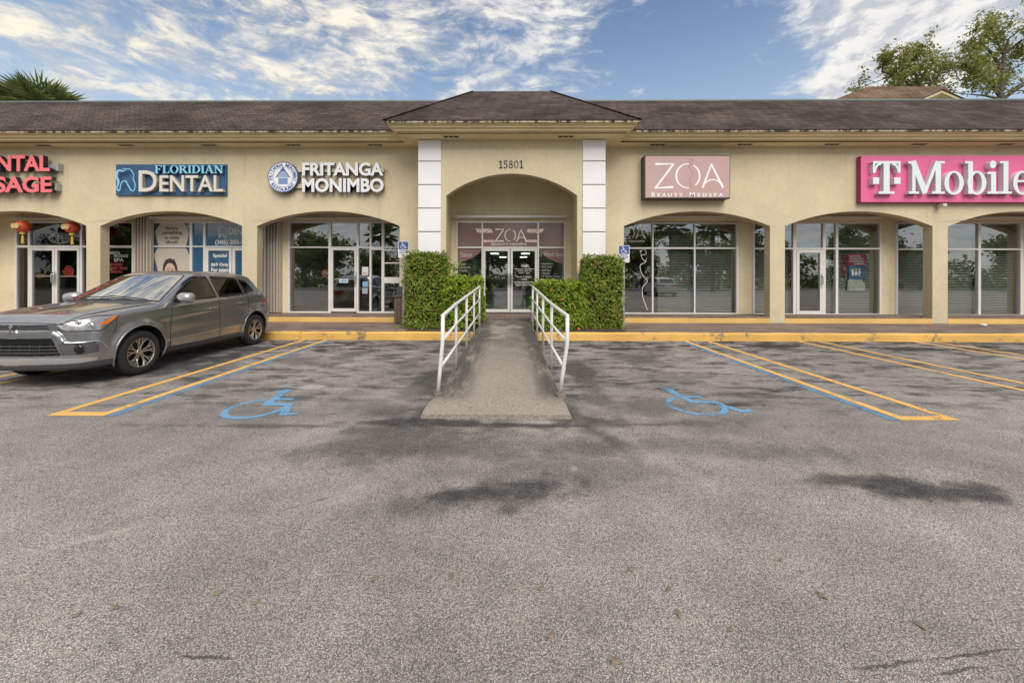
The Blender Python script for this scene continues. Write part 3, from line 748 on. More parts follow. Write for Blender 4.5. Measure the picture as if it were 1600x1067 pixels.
PALE = [(145, 840, .26, .035, .75, 32), (487, 604, .16, .13, .8, 0), (897, 732, .035, .025, .8, 0), (520, 775, .3, .12, .22, 20), (470, 690, .5, .12, .2, 15), (560, 760, .06, .03, .7, 0), (1110, 768, .04, .015, .6, 0), (270, 818, .03, .02, .6, 0),
        (115, 1040, .04, .02, .5, 0), (270, 1050, .05, .04, .35, 0), (840, 660, .17, .04, .55, 0), (1130, 603, .12, .03, .5, 0), (1130, 560, .6, .3, .3, 0), (610, 620, .4, .5, .2, 0)]
CRACKS = [[(435, 800), (480, 787), (520, 775)], [(1320, 1045), (1450, 1030), (1590, 1010)], [(1450, 1055), (1540, 1042)], [(275, 1024), (370, 1026)]]
def vnoise(x, y, sc, seed, oct=4):
    g_ = np.random.default_rng(seed).random((256, 256)); out = 0; amp = 1; tot = 0
    for _ in range(oct):
        u, v = x * sc, y * sc; iu = np.floor(u).astype(int); iv = np.floor(v).astype(int); fu, fv = u - iu, v - iv; fu = fu * fu * (3 - 2 * fu); fv = fv * fv * (3 - 2 * fv)
        A_ = g_[iu % 256, iv % 256]; B_ = g_[(iu + 1) % 256, iv % 256]; C_ = g_[iu % 256, (iv + 1) % 256]; D_ = g_[(iu + 1) % 256, (iv + 1) % 256]
        out = out + amp * ((A_ * (1 - fu) + B_ * fu) * (1 - fv) + (C_ * (1 - fu) + D_ * fu) * fv); tot += amp; amp *= .55; sc *= 2.1
    return out / tot
gx0, gx1, gy0, gy1, gs = -15.0, 15.0, 1.2, YK + .05, .035
nx, ny = int((gx1 - gx0) / gs) + 1, int((gy1 - gy0) / gs) + 1
gx, gy = np.meshgrid(np.linspace(gx0, gx1, nx), np.linspace(gy0, gy1, ny)); gx = gx.ravel(); gy = gy.ravel()
edge_n = (vnoise(gx, gy, 1.7, 3) - .5) * 1.7 + (vnoise(gx, gy, 5.0, 5) - .5) * 1.2 + (vnoise(gx, gy, 14.0, 9, 3) - .5) * .7
def field(items, ek=1.0):
    out = np.zeros(len(gx))
    for it in items:
        px, py, hw, hh, amt = it[:5]; rot = R(it[5] if len(it) > 5 else 0); hard = it[6] if len(it) > 6 else .55
        q = G(px, py); dx, dy = gx - q.x, gy - q.y
        u = (dx * math.cos(rot) + dy * math.sin(rot)) / hw; v = (-dx * math.sin(rot) + dy * math.cos(rot)) / hh
        d_ = np.sqrt(u * u + v * v) + edge_n * ek; k = np.clip((1.25 - d_) / (1.25 - hard), 0, 1); out = np.maximum(out, amt * k * k * (3 - 2 * k))
    return out
lv = np.stack([gx, gy, np.zeros(len(gx))], 1); ii = np.arange(nx * ny).reshape(ny, nx)
lf = np.stack([ii[:-1, :-1], ii[:-1, 1:], ii[1:, 1:], ii[1:, :-1]], -1).reshape(-1, 4)
me = bpy.data.meshes.new('parking_lot'); nv = len(lv)
X_L, X_R, Y_B = -60, 60, -60                                   # skirt out to the edges of the lot
sk = np.array([(X_L, Y_B, 0), (X_R, Y_B, 0), (X_R, gy0, 0), (X_L, gy0, 0), (X_L, gy1, 0), (gx0, gy1, 0), (gx0, gy0, 0), (gx1, gy0, 0), (X_R, gy1, 0), (gx1, gy1, 0)], float)
vs_all = np.concatenate([lv, sk]); fs_all = lf.tolist() + [[nv + q for q in f_] for f_ in ((0, 1, 2, 7, 6, 3), (3, 6, 5, 4), (7, 2, 8, 9))]
me.from_pydata(vs_all.tolist(), [], fs_all)
st_a = np.zeros((len(vs_all), 4), np.float32); st_a[:nv, 0] = field(BLOBS); st_a[:nv, 1] = field(PALE, .45); st_a[:, 3] = 1
at_ = me.color_attributes.new('stain_shade', 'FLOAT_COLOR', 'POINT'); at_.data.foreach_set('color', st_a.ravel())
me.materials.append(asphalt()); me.update()
lot = bpy.data.objects.new('parking_lot', me); COL.objects.link(lot)
tag(lot, 'worn grey asphalt parking lot with dark stains and painted car shade', kind='structure')
gr = MB().add([(-900, -900, -.03), (900, -900, -.03), (900, 900, -.03), (-900, 900, -.03)], [(0, 1, 2, 3)]).build('ground', mat('rough_grass', (.06, .09, .03), .9, var=.4, scale=.4))
tag(gr, 'grassy ground around the lot', kind='structure')

# kerb and sidewalk (open where the ramp passes)
b = MB(); prof = [(YK, -.02), (YK + .012, ZS - .035), (YK + .045, ZS), (YK + .14, ZS), (YK + .14, -.02)]
rx0, rx1 = -.80, .62
for x0, x1 in ((-40, rx0), (rx1, 40)):
    k = len(prof); xs = np.arange(x0, x1 + .01, (x1 - x0) / max(1, round((x1 - x0) / .25)))
    vs = []
    for i, x in enumerate(xs):
        j = [random.uniform(-.006, .006) for _ in range(2)]
        vs += [(x, y + (j[0] if q < 3 else 0), z + (j[1] if q in (1, 2, 3) else 0)) for q, (y, z) in enumerate(prof)]
    b.add(vs, [(i * k + q, i * k + q + 1, (i + 1) * k + q + 1, (i + 1) * k + q) for i in range(len(xs) - 1) for q in range(k - 1)] + [tuple(range(k)), tuple((len(xs) - 1) * k + q for q in range(k))[::-1]])
tag(b.build('kerb', M['kerb'], bevel=0), 'yellow painted concrete kerb with worn patches', kind='structure')
M['walk'] = tile_mat('brown_sidewalk_tile', (.235, .165, .14), (.29, .215, .185), 2.6)
b = MB().box(-40, rx0, YK + .1405, YW + .02, -.02, ZS - .004).box(rx1, 40, YK + .1405, YW + .02, -.02, ZS - .004)
tag(b.build('sidewalk', M['walk']), 'brown stained sidewalk between kerb and shops', kind='structure')
M['soil'] = mat('planter_soil', (.055, .045, .032), .95, var=.4, scale=6, bump=.8, bscale=20)
b = MB()
for x0, x1 in ((PX(640, 9.9), rx0 - .02), (rx1 + .02, PX(972, 9.9))): b.box(x0, x1, YK + .215, YPORT - .01, 0, ZS + .012)
tag(b.build('planting_bed', M['soil']), 'soil beds under the hedges', kind='structure')

# painted lines and wheelchair symbols
def paint(name, col, worn, und=None):
    m, t, b = new_mat(name); out = t.n['Material Output']; p = opos(t)
    n = t.noise(p, 3.0, 7, .75); n2 = t.noise(p, 60, 3, .7); n3 = t.noise(p, .8, 3)
    f = t.ramp(t.math('ADD', t.math('ADD', t.math('MULTIPLY', n, .6), t.math('MULTIPLY', n2, .4)), t.math('MULTIPLY', n3, .12)), worn, worn + .09)
    c = t.mix(t.ramp(n, .35, .65), tuple(q * .78 for q in col), col)
    t.put(b.inputs['Base Color'], c); b.inputs['Roughness'].default_value = .7
    tr = t.add('BsdfTransparent'); mx = t.add('MixShader'); t.put(mx.inputs[0], f); t.l.new(b.outputs[0], mx.inputs[1]); t.l.new(tr.outputs[0], mx.inputs[2]); t.l.new(mx.outputs[0], out.inputs[0])
    return m
M['line_y'] = paint('yellow_line_paint', (.88, .51, .14), .587)
M['line_b'] = paint('blue_line_paint', (.16, .31, .50), .54)
M['isa_b'] = paint('blue_symbol_paint', (.17, .38, .62), .557)
def quad_px(mb, pts, z): mb.add([(*G(x, y)[:2], z) for x, y in pts], [tuple(range(len(pts)))])
def line(mb, a, c, w, z=.004):
    a = Vector(a); c = Vector(c); d = (c - a).normalized(); n = Vector((-d.y, d.x)) * w / 2
    mb.add([(*(a + n), z), (*(a - n), z), (*(c - n), z), (*(c + n), z)], [(0, 1, 2, 3)])
y0, y1 = 4.12, YK - .02
def bay(xi, xo, blue=0, cap=True):
    b = MB(); line(b, (xi, y0), (xi, y1), .10); line(b, (xo, y0), (xo, y1), .10)
    if cap: line(b, (min(xi, xo) + .05, y0 + .06), (max(xi, xo) - .05, y0 + .06), .12)
    o = b.build('bay_line', M['line_y'], lot, fix=False); o['label'] = 'yellow double bay line on the asphalt'
    if blue:
        b = MB(); x = xi + blue * .115; line(b, (x, y0), (x, y1), .11); k = b.build('bay_line', M['line_b'], lot, fix=False); k['label'] = 'faded blue stripe beside the yellow bay line'
gl_, gr_ = G(140, 655), G(1420, 657)
bay(gl_.x, gl_.x - .53, 1); bay(gr_.x - .02, gr_.x + .51, -1)
for k in range(1, 6): bay(gr_.x + 2.72 * k - .02, gr_.x + 2.72 * k + .45); bay(gl_.x - 2.75 * k, gl_.x - 2.75 * k - .50)
ISA = [ring(.42, .34, .34, .34, .068, .068, 108, 365), ribbon([(.36, .93), (.44, .50)], .10), ribbon([(.40, .47), (.72, .47)], .09), ribbon([(.70, .50), (.86, .12)], .09), ribbon([(.84, .14), (1.0, .18)], .07), ribbon([(.42, .66), (.66, .66)], .07), ring(.35, .97, .085, .085, .085, .085, 0, 360, 16)]
def flat_strips(mb, sts, fn, z):
    for k, st in enumerate(sts):
        vs = []
        for o, i in st: vs += [(*fn(o), z + k * .0005), (*fn(i), z + k * .0005)]
        mb.add(vs, [(2 * j, 2 * j + 1, 2 * j + 3, 2 * j + 2) for j in range(len(st) - 1)])
for (px, py), hgt, wid in (((1063, 650), 1.02, .98), ((318, 655), 1.02, 1.0)):
    g0 = G(px, py); b = MB()
    sh = 0.0
    flat_strips(b, ISA, lambda q: (g0.x + (q[0] - .08) * wid, g0.y + q[1] * hgt), .004)
    b.build('wheelchair_symbol', M['isa_b'], lot, fix=False)

# ------------------------------------------------------------------ ramp
def conc():
    m, t, b = new_mat('stained_concrete'); p = wpos(t)
    n = t.noise(p, 1.6, 7, .7); fine = t.noise(p, 38, 5, .75); run = t.noise(t.mapping(p, scale=(3, .7, 1)), 2.2, 6, .7)
    sx_ = t.add('SeparateXYZ'); t.put(sx_.inputs[0], p)
    c = t.mix(t.ramp(fine, .3, .7), (.19, .163, .14), (.40, .35, .295))
    lx = t.math('SUBTRACT', sx_.outputs[0], -.08)
    side = t.math('MULTIPLY', t.ramp(t.math('ABSOLUTE', lx), .26, .60), t.ramp(run, .28, .55))   # mould along the rails
    far = t.ramp(sx_.outputs[1], 5.2, 9.2, .1, .95)
    dm = t.math('ADD', t.math('MULTIPLY', side, .9), t.math('MULTIPLY', far, t.ramp(n, .34, .60)), clamp=True)
    low = t.ramp(sx_.outputs[1], 4.3, 4.8, 0, 1)
    c = t.mix(t.math('MULTIPLY', dm, low), c, t.mix(t.ramp(fine, .3, .7), (.04, .036, .033), (.135, .122, .11)))
    c = t.mix(t.math('MULTIPLY', t.ramp(n, .60, .72), .35), c, (.05, .045, .04))
    t.put(b.inputs['Base Color'], c); b.inputs['Roughness'].default_value = .9
    bp = t.add('Bump'); bp.inputs['Strength'].default_value = .6; bp.inputs['Distance'].default_value = .008
    t.put(bp.inputs['Height'], t.math('ADD', fine, n)); t.put(b.inputs['Normal'], bp.outputs[0]); return m
M['conc'] = conc()
yr0, yr1, zr1 = 4.10, 9.84, ZF - .006
def rz(y): return .045 + (zr1 - .045) * max(0, min(1, (y - yr0) / (yr1 - yr0)))
rows = []
ys = [yr0 + (yr1 - yr0) * k / 40 for k in range(41)] + [10.3, YPORT - .03]
for y in ys:
    u = (y - yr0) / (yr1 - yr0); u = min(u, 1)
    xl = -.955 + .13 * u + (.06 * min(1, max(0, (y - 4.45) / .4))); xr = .655 - .10 * u - (.03 * min(1, max(0, (y - 4.45) / .4)))
    j = random.uniform(-.008, .008)
    rows.append([(xl + j - .01, y, -.02), (xl + j, y, rz(y) - .012), (xl + .02 + j, y, rz(y)), ((xl + xr) / 2, y, rz(y) + .004), (xr - .02 + j, y, rz(y)), (xr + j, y, rz(y) - .012), (xr + j + .01, y, -.02)])
b = MB(); k = 7; b.add([v for r in rows for v in r], [(i * k + j, i * k + j + 1, (i + 1) * k + j + 1, (i + 1) * k + j) for i in range(len(rows) - 1) for j in range(k - 1)] + [tuple(range(k))])
for x, y, rx_, s in ((-.87, 4.67, .07, .035), (.61, 4.67, .075, .04)):       # broken mortar collars at the first posts
    b.lathe([(rx_, -.02), (rx_ * .9, .03), (rx_ * .5, s), (0.0, s + .004)], (x, y, rz(y)), 9)
ramp = b.build('concrete_ramp', M['conc'], None)
tag(ramp, 'stained grey concrete wheelchair ramp rising to the double glass doors', 'ramp')

# railings
def rail_mat():
    m, t, b = new_mat('chipped_white_paint'); p = opos(t); n = t.noise(p, 7, 6, .75); n2 = t.noise(p, 1.7, 4)
    c = t.mix(t.ramp(n2, .3, .7), (.66, .65, .62), (.78, .77, .75)); c = t.mix(t.ramp(n, .66, .72), c, (.20, .11, .06))
    t.put(b.inputs['Base Color'], c); b.inputs['Roughness'].default_value = .45; return m
M['rail'] = rail_mat()
def railing(label, s):
    ys_ = [4.69, 5.86, 7.02, 8.15, 9.25]
    if s < 0: xb = lambda y: -.855 + (y - 4.69) * .026
    else: xb = lambda y: .665 - (y - 4.69) * .026
    r0 = thing('ramp_railing', label, 'railing', (xb(7), 7, rz(7)))
    H = .965
    for i, y in enumerate(ys_):
        x = xb(y); z = rz(y) - .02; b = MB()
        if i == 0:                                              # first post knocked crooked
            top = (xb(y) + (.035 if s < 0 else .035), y, rz(y) + H)
            b.tube([(x - (.03 if s < 0 else .055), y + .01, z), (x + (.0 if s < 0 else -.02), y - .01, z + .30), (x + (.03 if s < 0 else .035), y, z + .66), top], .024, 12)
        else: b.tube([(x, y, z), (x, y, rz(y) + H)], .0215, 12)
        b.build('post', M['rail'], r0, smooth=True)
    for k, h in enumerate((H, .655, .325)):
        pts = [(xb(y) + ((.035 if i == 0 and k == 0 else (.025 if i == 0 and k == 1 else 0))), y, rz(y) + h) for i, y in enumerate(ys_)]
        if k == 0: pts = [tuple(Vector(pts[0]) + Vector((0, -.02, -.002)))] + pts + [(pts[-1][0], 9.30, pts[-1][2] + .003)]
        MB().tube(pts, .024 if k == 0 else .019, 12).build('rail', M['rail'], r0, smooth=True)
    return r0
railing('white steel pipe railing on the ramp side nearer the car', -1)
railing('white steel pipe railing on the ramp side away from the car, front post bent', 1)

# ------------------------------------------------------------------ foliage
def leaf_mat(name, c1, c2, c3=None, trans=.25):
    m, t, b = new_mat(name); out = t.n['Material Output']; ri = t.add('NewGeometry').outputs['Random Per Island']
    pn = t.ramp(t.noise(wpos(t), 5.5, 4, .6), .36, .64); c = t.mix(t.math('ADD', t.math('MULTIPLY', t.ramp(ri, .0, .85, smooth=False), .6), t.math('MULTIPLY', pn, .4)), c1, c2)
    if c3: c = t.mix(t.math('MAXIMUM', t.ramp(ri, .92, .95), t.math('MULTIPLY', t.ramp(t.noise(wpos(t), 2.3, 5, .65), .555, .64), t.ramp(ri, .25, .5))), c, c3)
    t.put(b.inputs['Base Color'], c); b.inputs['Roughness'].default_value = .5; b.inputs['Specular IOR Level'].default_value = .35
    tl_ = t.add('BsdfTranslucent'); t.put(tl_.inputs[0], c); mx = t.add('MixShader'); mx.inputs[0].default_value = trans
    t.l.new(b.outputs[0], mx.inputs[1]); t.l.new(tl_.outputs[0], mx.inputs[2]); t.l.new(mx.outputs[0], out.inputs[0]); return m
def leaves(name, C, N, size, m, parent=None, ratio=.5, vary=.55):
    """folded leaf blades: centres C, facing directions N"""
    C = np.asarray(C, float); N = np.asarray(N, float); k = len(C)
    N /= np.linalg.norm(N, axis=1)[:, None] + 1e-9
    r = rng.normal(size=(k, 3)); T = np.cross(N, r); T /= np.linalg.norm(T, axis=1)[:, None] + 1e-9; B_ = np.cross(N, T)
    s = (size * (1 + vary * (rng.random(k) * 2 - 1)))[:, None]
    v = np.stack([C - T * s * .5, C + B_ * s * ratio * .5 + N * s * .08, C + T * s * .5 - N * s * .10, C - B_ * s * ratio * .5 + N * s * .08], 1).reshape(-1, 3)
    i = np.arange(k)[:, None] * 4
    f = np.concatenate([i + np.array([[0, 1, 2]]), i + np.array([[0, 2, 3]])], 0)
    return mesh_obj(name, v, f, m, parent, fix=False)
M['core'] = mat('hedge_core_shade', (.018, .026, .010), .9, var=.3)
def hedge(label, x0, x1, y0, y1, z0, z1, n, size, m, lump=.07, ratio=.55, sprigs=()):
    c = Vector(((x0 + x1) / 2, (y0 + y1) / 2, z0)); h = thing('clipped_hedge', label, 'hedge', c, 'hedges beside the ramp')
    L, D, H = x1 - x0, y1 - y0, z1 - z0
    def lumpy(p): return lump * (np.sin(p[:, 0] * 7.1 + p[:, 2] * 5.3 + x0 * 9) * .5 + np.sin(p[:, 2] * 9.7 - p[:, 1] * 6.1) * .35 + np.sin(p[:, 0] * 17 + p[:, 1] * 13 - p[:, 2] * 15) * .3)
    pts, nor = [], []
    areas = [('f', L * H * 1.5), ('t', L * D * 1.4), ('l', D * H), ('r', D * H), ('b', L * H * .4)]; tot = sum(a for _, a in areas)
    for s, a in areas:
        k = int(n * a / tot); u, v = rng.random(k), rng.random(k); dp = np.abs(rng.normal(0, .075, k))
        if s == 'f': p = np.stack([x0 + u * L, y0 + dp, z0 + v * H], 1); q = np.tile([0, -1, .35], (k, 1))
        elif s == 'b': p = np.stack([x0 + u * L, y1 - dp, z0 + v * H], 1); q = np.tile([0, 1, .3], (k, 1))
        elif s == 't': p = np.stack([x0 + u * L, y0 + v * D, z1 - dp], 1); q = np.tile([0, -.2, 1], (k, 1))
        elif s == 'l': p = np.stack([x0 + dp, y0 + u * D, z0 + v * H], 1); q = np.tile([-1, 0, .35], (k, 1))
        else: p = np.stack([x1 - dp, y0 + u * D, z0 + v * H], 1); q = np.tile([1, 0, .35], (k, 1))
        q = q / np.linalg.norm(q, axis=1)[:, None]
        # round the edges of the clipped block
        cc = np.array([(x0 + x1) / 2, (y0 + y1) / 2, (z0 + z1) / 2]); hs = np.array([L, D, H]) / 2
        w = (p - cc) / hs; e = np.sort(np.abs(w), 1)[:, 1]; w *= (1 - .07 * np.clip(e - .75, 0, 1)[:, None] * 4 * .5); p = cc + w * hs
        p = p + q * lumpy(p)[:, None]
        pts.append(p); nor.append(q + rng.normal(0, .55, (k, 3)))
    k = n // 22; ed = rng.integers(0, 3, k); u, v = rng.random(k), rng.random(k); o_ = np.abs(rng.normal(0, .045, k))      # stray shoots past the clipped face
    q = np.stack([np.where(ed == 0, x0 - o_, np.where(ed == 1, x1 + o_, x0 + u * L)), y0 + v * D * .5 - .02, np.where(ed == 2, z1 + o_, z0 + u * H)], 1)
    pts.append(q); nor.append(rng.normal(0, 1, (k, 3)) + [0, -.4, .3])
    leaves('foliage', np.concatenate(pts), np.concatenate(nor), size, m, h, ratio)
    MB().box(x0 + .12, x1 - .12, y0 + .13, y1 - .1, z0, z1 - .12).build('dark_core', M['core'], h)  # solid dark box, the hedge's inner shade put into its colour
    b = MB()
    for k in range(6):
        x = x0 + L * (k + .5) / 6; b.tube([(x, (y0 + y1) / 2 - .1, z0 - .02), (x + random.uniform(-.05, .05), y0 + D * .4, z0 + .45)], .014, 6)
    b.build('stem', mat('hedge_stem', (.12, .09, .06), .9), h)
    for sx_, sy_, sz_, k, r in sprigs:
        leaves('foliage', np.array([sx_, sy_, sz_]) + rng.normal(0, 1, (k, 3)) * np.array(r), rng.normal(0, 1, (k, 3)) + [0, -.6, .6], size, m, h, ratio)
    return h
M['leaf_a'] = leaf_mat('hedge_leaf', (.075, .14, .016), (.29, .38, .045), (.27, .16, .06))
M['leaf_b'] = leaf_mat('bright_hedge_leaf', (.08, .17, .012), (.32, .42, .035), (.36, .40, .07))
zb_ = ZS
yh = 9.95
hedge('taller clipped hedge with brown patches, nearer the brown waste bin', PX(631, yh), PX(695, yh), yh, 10.72, zb_, PZ(396, yh), 8200, .068, M['leaf_a'], .05,
      sprigs=[(PX(662, 9.8), 9.84, .27, 160, (.22, .07, .06)), (PX(640, 10), 9.95, .28, 90, (.12, .08, .06))])
yl = 9.68
hedge('lower bright green hedge between the taller hedge and the left ramp railing', PX(691, yl), PX(753, yl), yl, 10.55, zb_, PZ(434, yl), 3600, .10, M['leaf_b'], .065, .42,
      sprigs=[(PX(712, 10.1), 10.1, PZ(417, 10.1), 60, (.13, .1, .09)), (PX(697, 9.7), 9.66, PZ(457, 9.7), 60, (.08, .05, .08))])
yg = 9.66
hedge('lower bright green hedge with orange flowers behind the right ramp railing', PX(836, yg), PX(912, yg), yg, 10.5, zb_, PZ(440, yg), 4200, .10, M['leaf_b'], .065, .42)
yh2 = 9.95
hedge('taller dense hedge beside the right accessible parking sign', PX(911, yh2), PX(974, yh2), yh2, 10.5, zb_, PZ(402, yh2), 7800, .068, M['leaf_a'], .05)
fl = MB()
for px, py in ((878, 467), (903, 513), (861, 452)):
    q = P(px, py, yg - .07)
    for a in range(5): fl.add([q, q + Vector((math.cos(a * 1.256) * .035, -.03, math.sin(a * 1.256) * .035)), q + Vector((math.cos(a * 1.256 + .7) * .035, -.03, math.sin(a * 1.256 + .7) * .035))], [(0, 1, 2)])
for o in bpy.data.objects:
    if o.get('label', '').startswith('lower bright green hedge with orange'): fl.build('flower', mat('orange_flower', (.75, .18, .06), .5, var=0), o, fix=False)

M['dead_leaf'] = mat('dead_leaf', (.20, .165, .115), .8, var=.4, scale=30)
for k, (px, py, sz) in enumerate(((860, 994, .022), (961, 1034, .028), (1045, 921, .02), (1285, 932, .026), (845, 920, .022), (1142, 985, .014), (1438, 978, .026), (1220, 876, .018), (985, 890, .026), (1060, 960, .024), (180, 950, .02), (340, 928, .024), (400, 942, .02), (585, 905, .022), (705, 900, .022), (120, 962, .018))):
    q = G(px, py); a = random.uniform(0, 6.28); vs = []
    for j in range(8):
        r_ = sz * (1 + .35 * math.sin(3 * j + k)); t_ = 2 * math.pi * j / 8; u, v = r_ * math.cos(t_), r_ * .55 * math.sin(t_)
        vs.append((q.x + u * math.cos(a) - v * math.sin(a), q.y + u * math.sin(a) + v * math.cos(a), .004 + .006 * (j % 2)))
    b = MB().add(vs + [(q.x, q.y, .009)], [(j, (j + 1) % 8, 8) for j in range(8)])
    tag(b.build('fallen_leaf', M['dead_leaf'], None, fix=False), 'small brown dead leaf lying flat on the open asphalt', 'leaf', 'dead leaves on the asphalt')
# ------------------------------------------------------------------ signs on the wall
def part_px(mb, box, yf, yb): 
    a = P(box[0], box[3], yf); b = P(box[2], box[1], yf); mb.box(a.x, b.x, yf, yb, a.z, b.z); return mb
def sign(name, label, px, py, Y): q = P(px, py, Y); return thing(name, label, 'sign', q)
# massage shop: red channel letters on rails
M['red_face'] = mat('red_letter_face', (.84, .17, .19), .4, var=.06)
M['navy_ret'] = mat('dark_letter_side', (.018, .022, .032), .5)
M['steel'] = mat('grey_steel_box', (.42, .42, .40), .4, .4, var=.15)
sg = sign('channel_letter_sign', 'red block letter sign ending NTAL over SAGE above the lanterns', 30, 275, YW)
yf = 11.16
def chan(parent, text, box, face, side, yf, depth, bold=.02):
    b = MB(); word_px(b, text, box, yf, .012, bold); b.build('letter_face', face, parent, fix=False)
    b = MB(); a = P(box[0], box[3], yf); c = P(box[2], box[1], yf); word(b, text, a.x, c.x, a.z, c.z, yf + .0125, yf + depth, bold + .004); b.build('letter_side', side, parent, fix=False)
chan(sg, 'ORIENTAL', (-78, 242.5, 77, 268), M['red_face'], M['navy_ret'], yf, .13, .03)
chan(sg, 'MASSAGE', (-78, 276, 80.5, 301), M['red_face'], M['navy_ret'], yf, .13, .03)
b = MB(); part_px(b, (-90, 257.5, 88, 266.5), 11.30, YW - .001); part_px(b, (-90, 289, 86, 296.5), 11.30, YW - .001)
b.box(PX(88, 11.27), PX(99, YW), 11.25, YW - .002, PZ(269, YW), PZ(256.5, YW)).box(PX(86, 11.27), PX(97, YW), 11.25, YW - .002, PZ(299.5, YW), PZ(288, YW))
b.build('raceway', M['steel'], sg, bevel=.01)

# dental sign
M['blue_board'] = mat('blue_sign_board', (.035, .10, .21), .5, var=.08)
M['cream_face'] = mat('cream_letter_face', (.66, .62, .56), .4, var=.04)
M['cream_side'] = mat('cream_letter_side', (.40, .37, .31), .5, var=.04)
M['sky_face'] = mat('light_blue_letter', (.25, .58, .74), .4, var=.04)
M['sky_side'] = mat('blue_letter_side', (.04, .12, .24), .5)
sg = sign('dental_sign', 'blue board sign reading FLORIDIAN DENTAL with a tooth outline', 267, 280, YW)
b = MB(); part_px(b, (181, 257, 353.5, 305.5), 11.34, YW - .001); b.build('board', M['blue_board'], sg, bevel=.004)
ST, TH, SE = .19, .08, .07
def serifs(x0, x1, top=True, bot=True): return ([rect(x0 - .07, x1 + .07, .93, 1)] if top else []) + ([rect(x0 - .07, x1 + .07, 0, .07)] if bot else [])
CAPS = {
 'I': ([rect(.10, .29, 0, 1)] + serifs(.10, .29), .42),
 'F': ([rect(.10, .29, 0, 1)] + serifs(.10, .29) + [rect(.10, .70, .92, 1), rect(.63, .71, .74, 1), rect(.25, .50, .47, .55), rect(.46, .54, .38, .64)], .78),
 'L': ([rect(.10, .29, 0, 1)] + serifs(.10, .29) + [rect(.10, .70, 0, .08), rect(.63, .71, 0, .27)], .76),
 'O': ([ring(.46, .5, .44, .52, .19, .08)], .94),
 'R': ([rect(.10, .29, 0, 1)] + serifs(.10, .29) + [ring(.34, .735, .36, .265, .18, .08, 90, -90, 16), rect(.25, .36, .92, 1), rect(.25, .36, .47, .55), ribbon([(.42, .5), (.76, .02)], .19), rect(.68, .88, 0, .07)], .90),
 'D': ([rect(.10, .29, 0, 1)] + serifs(.10, .29, False, False) + [ring(.36, .5, .50, .5, .19, .08, 90, -90, 20), rect(.02, .38, .92, 1), rect(.02, .38, 0, .08)], .92),
 'A': ([ribbon([(.12, .02), (.42, 1)], .09), ribbon([(.40, 1), (.74, .02)], .19), rect(.22, .62, .30, .37), rect(0, .25, 0, .07), rect(.58, .90, 0, .07)], .92),
 'N': ([rect(.14, .22, 0, 1), rect(.74, .82, 0, 1), ribbon([(.12, 1), (.80, .02)], .19), rect(.0, .24, .93, 1), rect(.03, .33, 0, .07), rect(.63, .94, .93, 1)], .98)}
def serif_word(mb, text, box, yf, yb, caps=CAPS, gap=0.0):
    tot = sum(caps[c][1] + gap for c in text) - gap; a = P(box[0], box[3], yf); d = P(box[2], box[1], yf); sx_ = (d.x - a.x) / tot; sz_ = d.z - a.z; x = 0
    for c in text:
        strips(mb, caps[c][0], lambda q, x=x: (a.x + (q[0] + x) * sx_, a.z + q[1] * sz_), yf, yb); x += caps[c][1] + gap
b = MB(); serif_word(b, 'FLORIDIAN', (241.5, 258.5, 349, 271), 11.22, 11.239); b.build('letter_face', M['sky_face'], sg)
b = MB(); serif_word(b, 'FLORIDIAN', (241.5, 258.5, 349, 271), 11.2405, 11.338); b.build('letter_side', M['sky_side'], sg)
def chan2(text, box): chan(sg, text, box, M['cream_face'], M['cream_side'], 11.22, .117, .012)
chan2('D', (216.5, 266.5, 245, 299.5)); chan2('ENTAL', (249, 274, 348, 299.5))
def px_strip(mb, pts, w, yf, depth, sm=5, n0=0):
    """a stroke through photo pixels on the plane yf; w in photo pixels"""
    q = smooth_pts(pts, sm) if sm else [Vector(p) for p in pts]
    if isinstance(w, (list, tuple)):
        w = np.interp(np.linspace(0, 1, len(q)), np.linspace(0, 1, len(w)), w).tolist()
    pr = ribbon([tuple(p) for p in q], w); f = lambda e: (P(e[0], e[1], yf).x, P(e[0], e[1], yf).z)
    mb.strip([(f(o), f(i)) for o, i in pr], yf - n0 * .0004, yf + depth); return mb
b = MB(); px_strip(b, [(183, 269), (182, 276), (185, 285), (182.5, 293), (184.5, 298), (187, 297), (189, 287), (195, 282.5), (200, 290), (205, 298), (209.5, 297), (211, 289), (208, 280), (208.5, 273), (203.5, 265), (200, 264.5), (191, 263.5)], [3.2, 3.6, 3.0, 1.8, 1.6, 1.5, 1.5, 1.5, 1.5, 1.4, 1.3, 1.1, 1.0, 1.0, 1.0, 1.2, 1.0], 11.24, .02)
px_strip(b, [(182, 270), (186, 266.5), (192, 267.5), (197, 265.5)], [3.5, 3, 2, .8], 11.24, .02, n0=3); b.build('tooth_outline', M['sky_face'], sg)

# restaurant: round logo and white channel letters
M['white_face'] = mat('white_letter_face', (.74, .75, .78), .4, var=.04)
M['grey_side'] = mat('grey_letter_side', (.10, .10, .11), .5)
M['logo_blue'] = mat('logo_blue', (.05, .10, .30), .5)
M['logo_pale'] = mat('logo_pale_blue', (.17, .25, .45), .5)
sg = sign('round_logo_sign', 'round white sign with a blue thatched hut and ring of blue letters', 442, 277, YW)
q = P(442, 277, 11.24); rr = P(466, 277, 11.24).x - q.x
b = MB().lathe([(0, 0), (rr * .97, 0), (rr, .01), (rr, .155), (0, .155)], (q.x, 11.24, q.z), 48, 'y'); b.build('case', M['grey_side'], sg)
b = MB().lathe([(0, -.004), (rr * .955, -.004), (rr * .955, .001)], (q.x, 11.24, q.z), 48, 'y'); fc_ = b.build('face', M['white_face'], sg)
b = MB()
b.strip(ring(q.x, q.z, rr * .99, rr * .99, rr * .05, rr * .05, 0, 360, 48), 11.2335, 11.239)
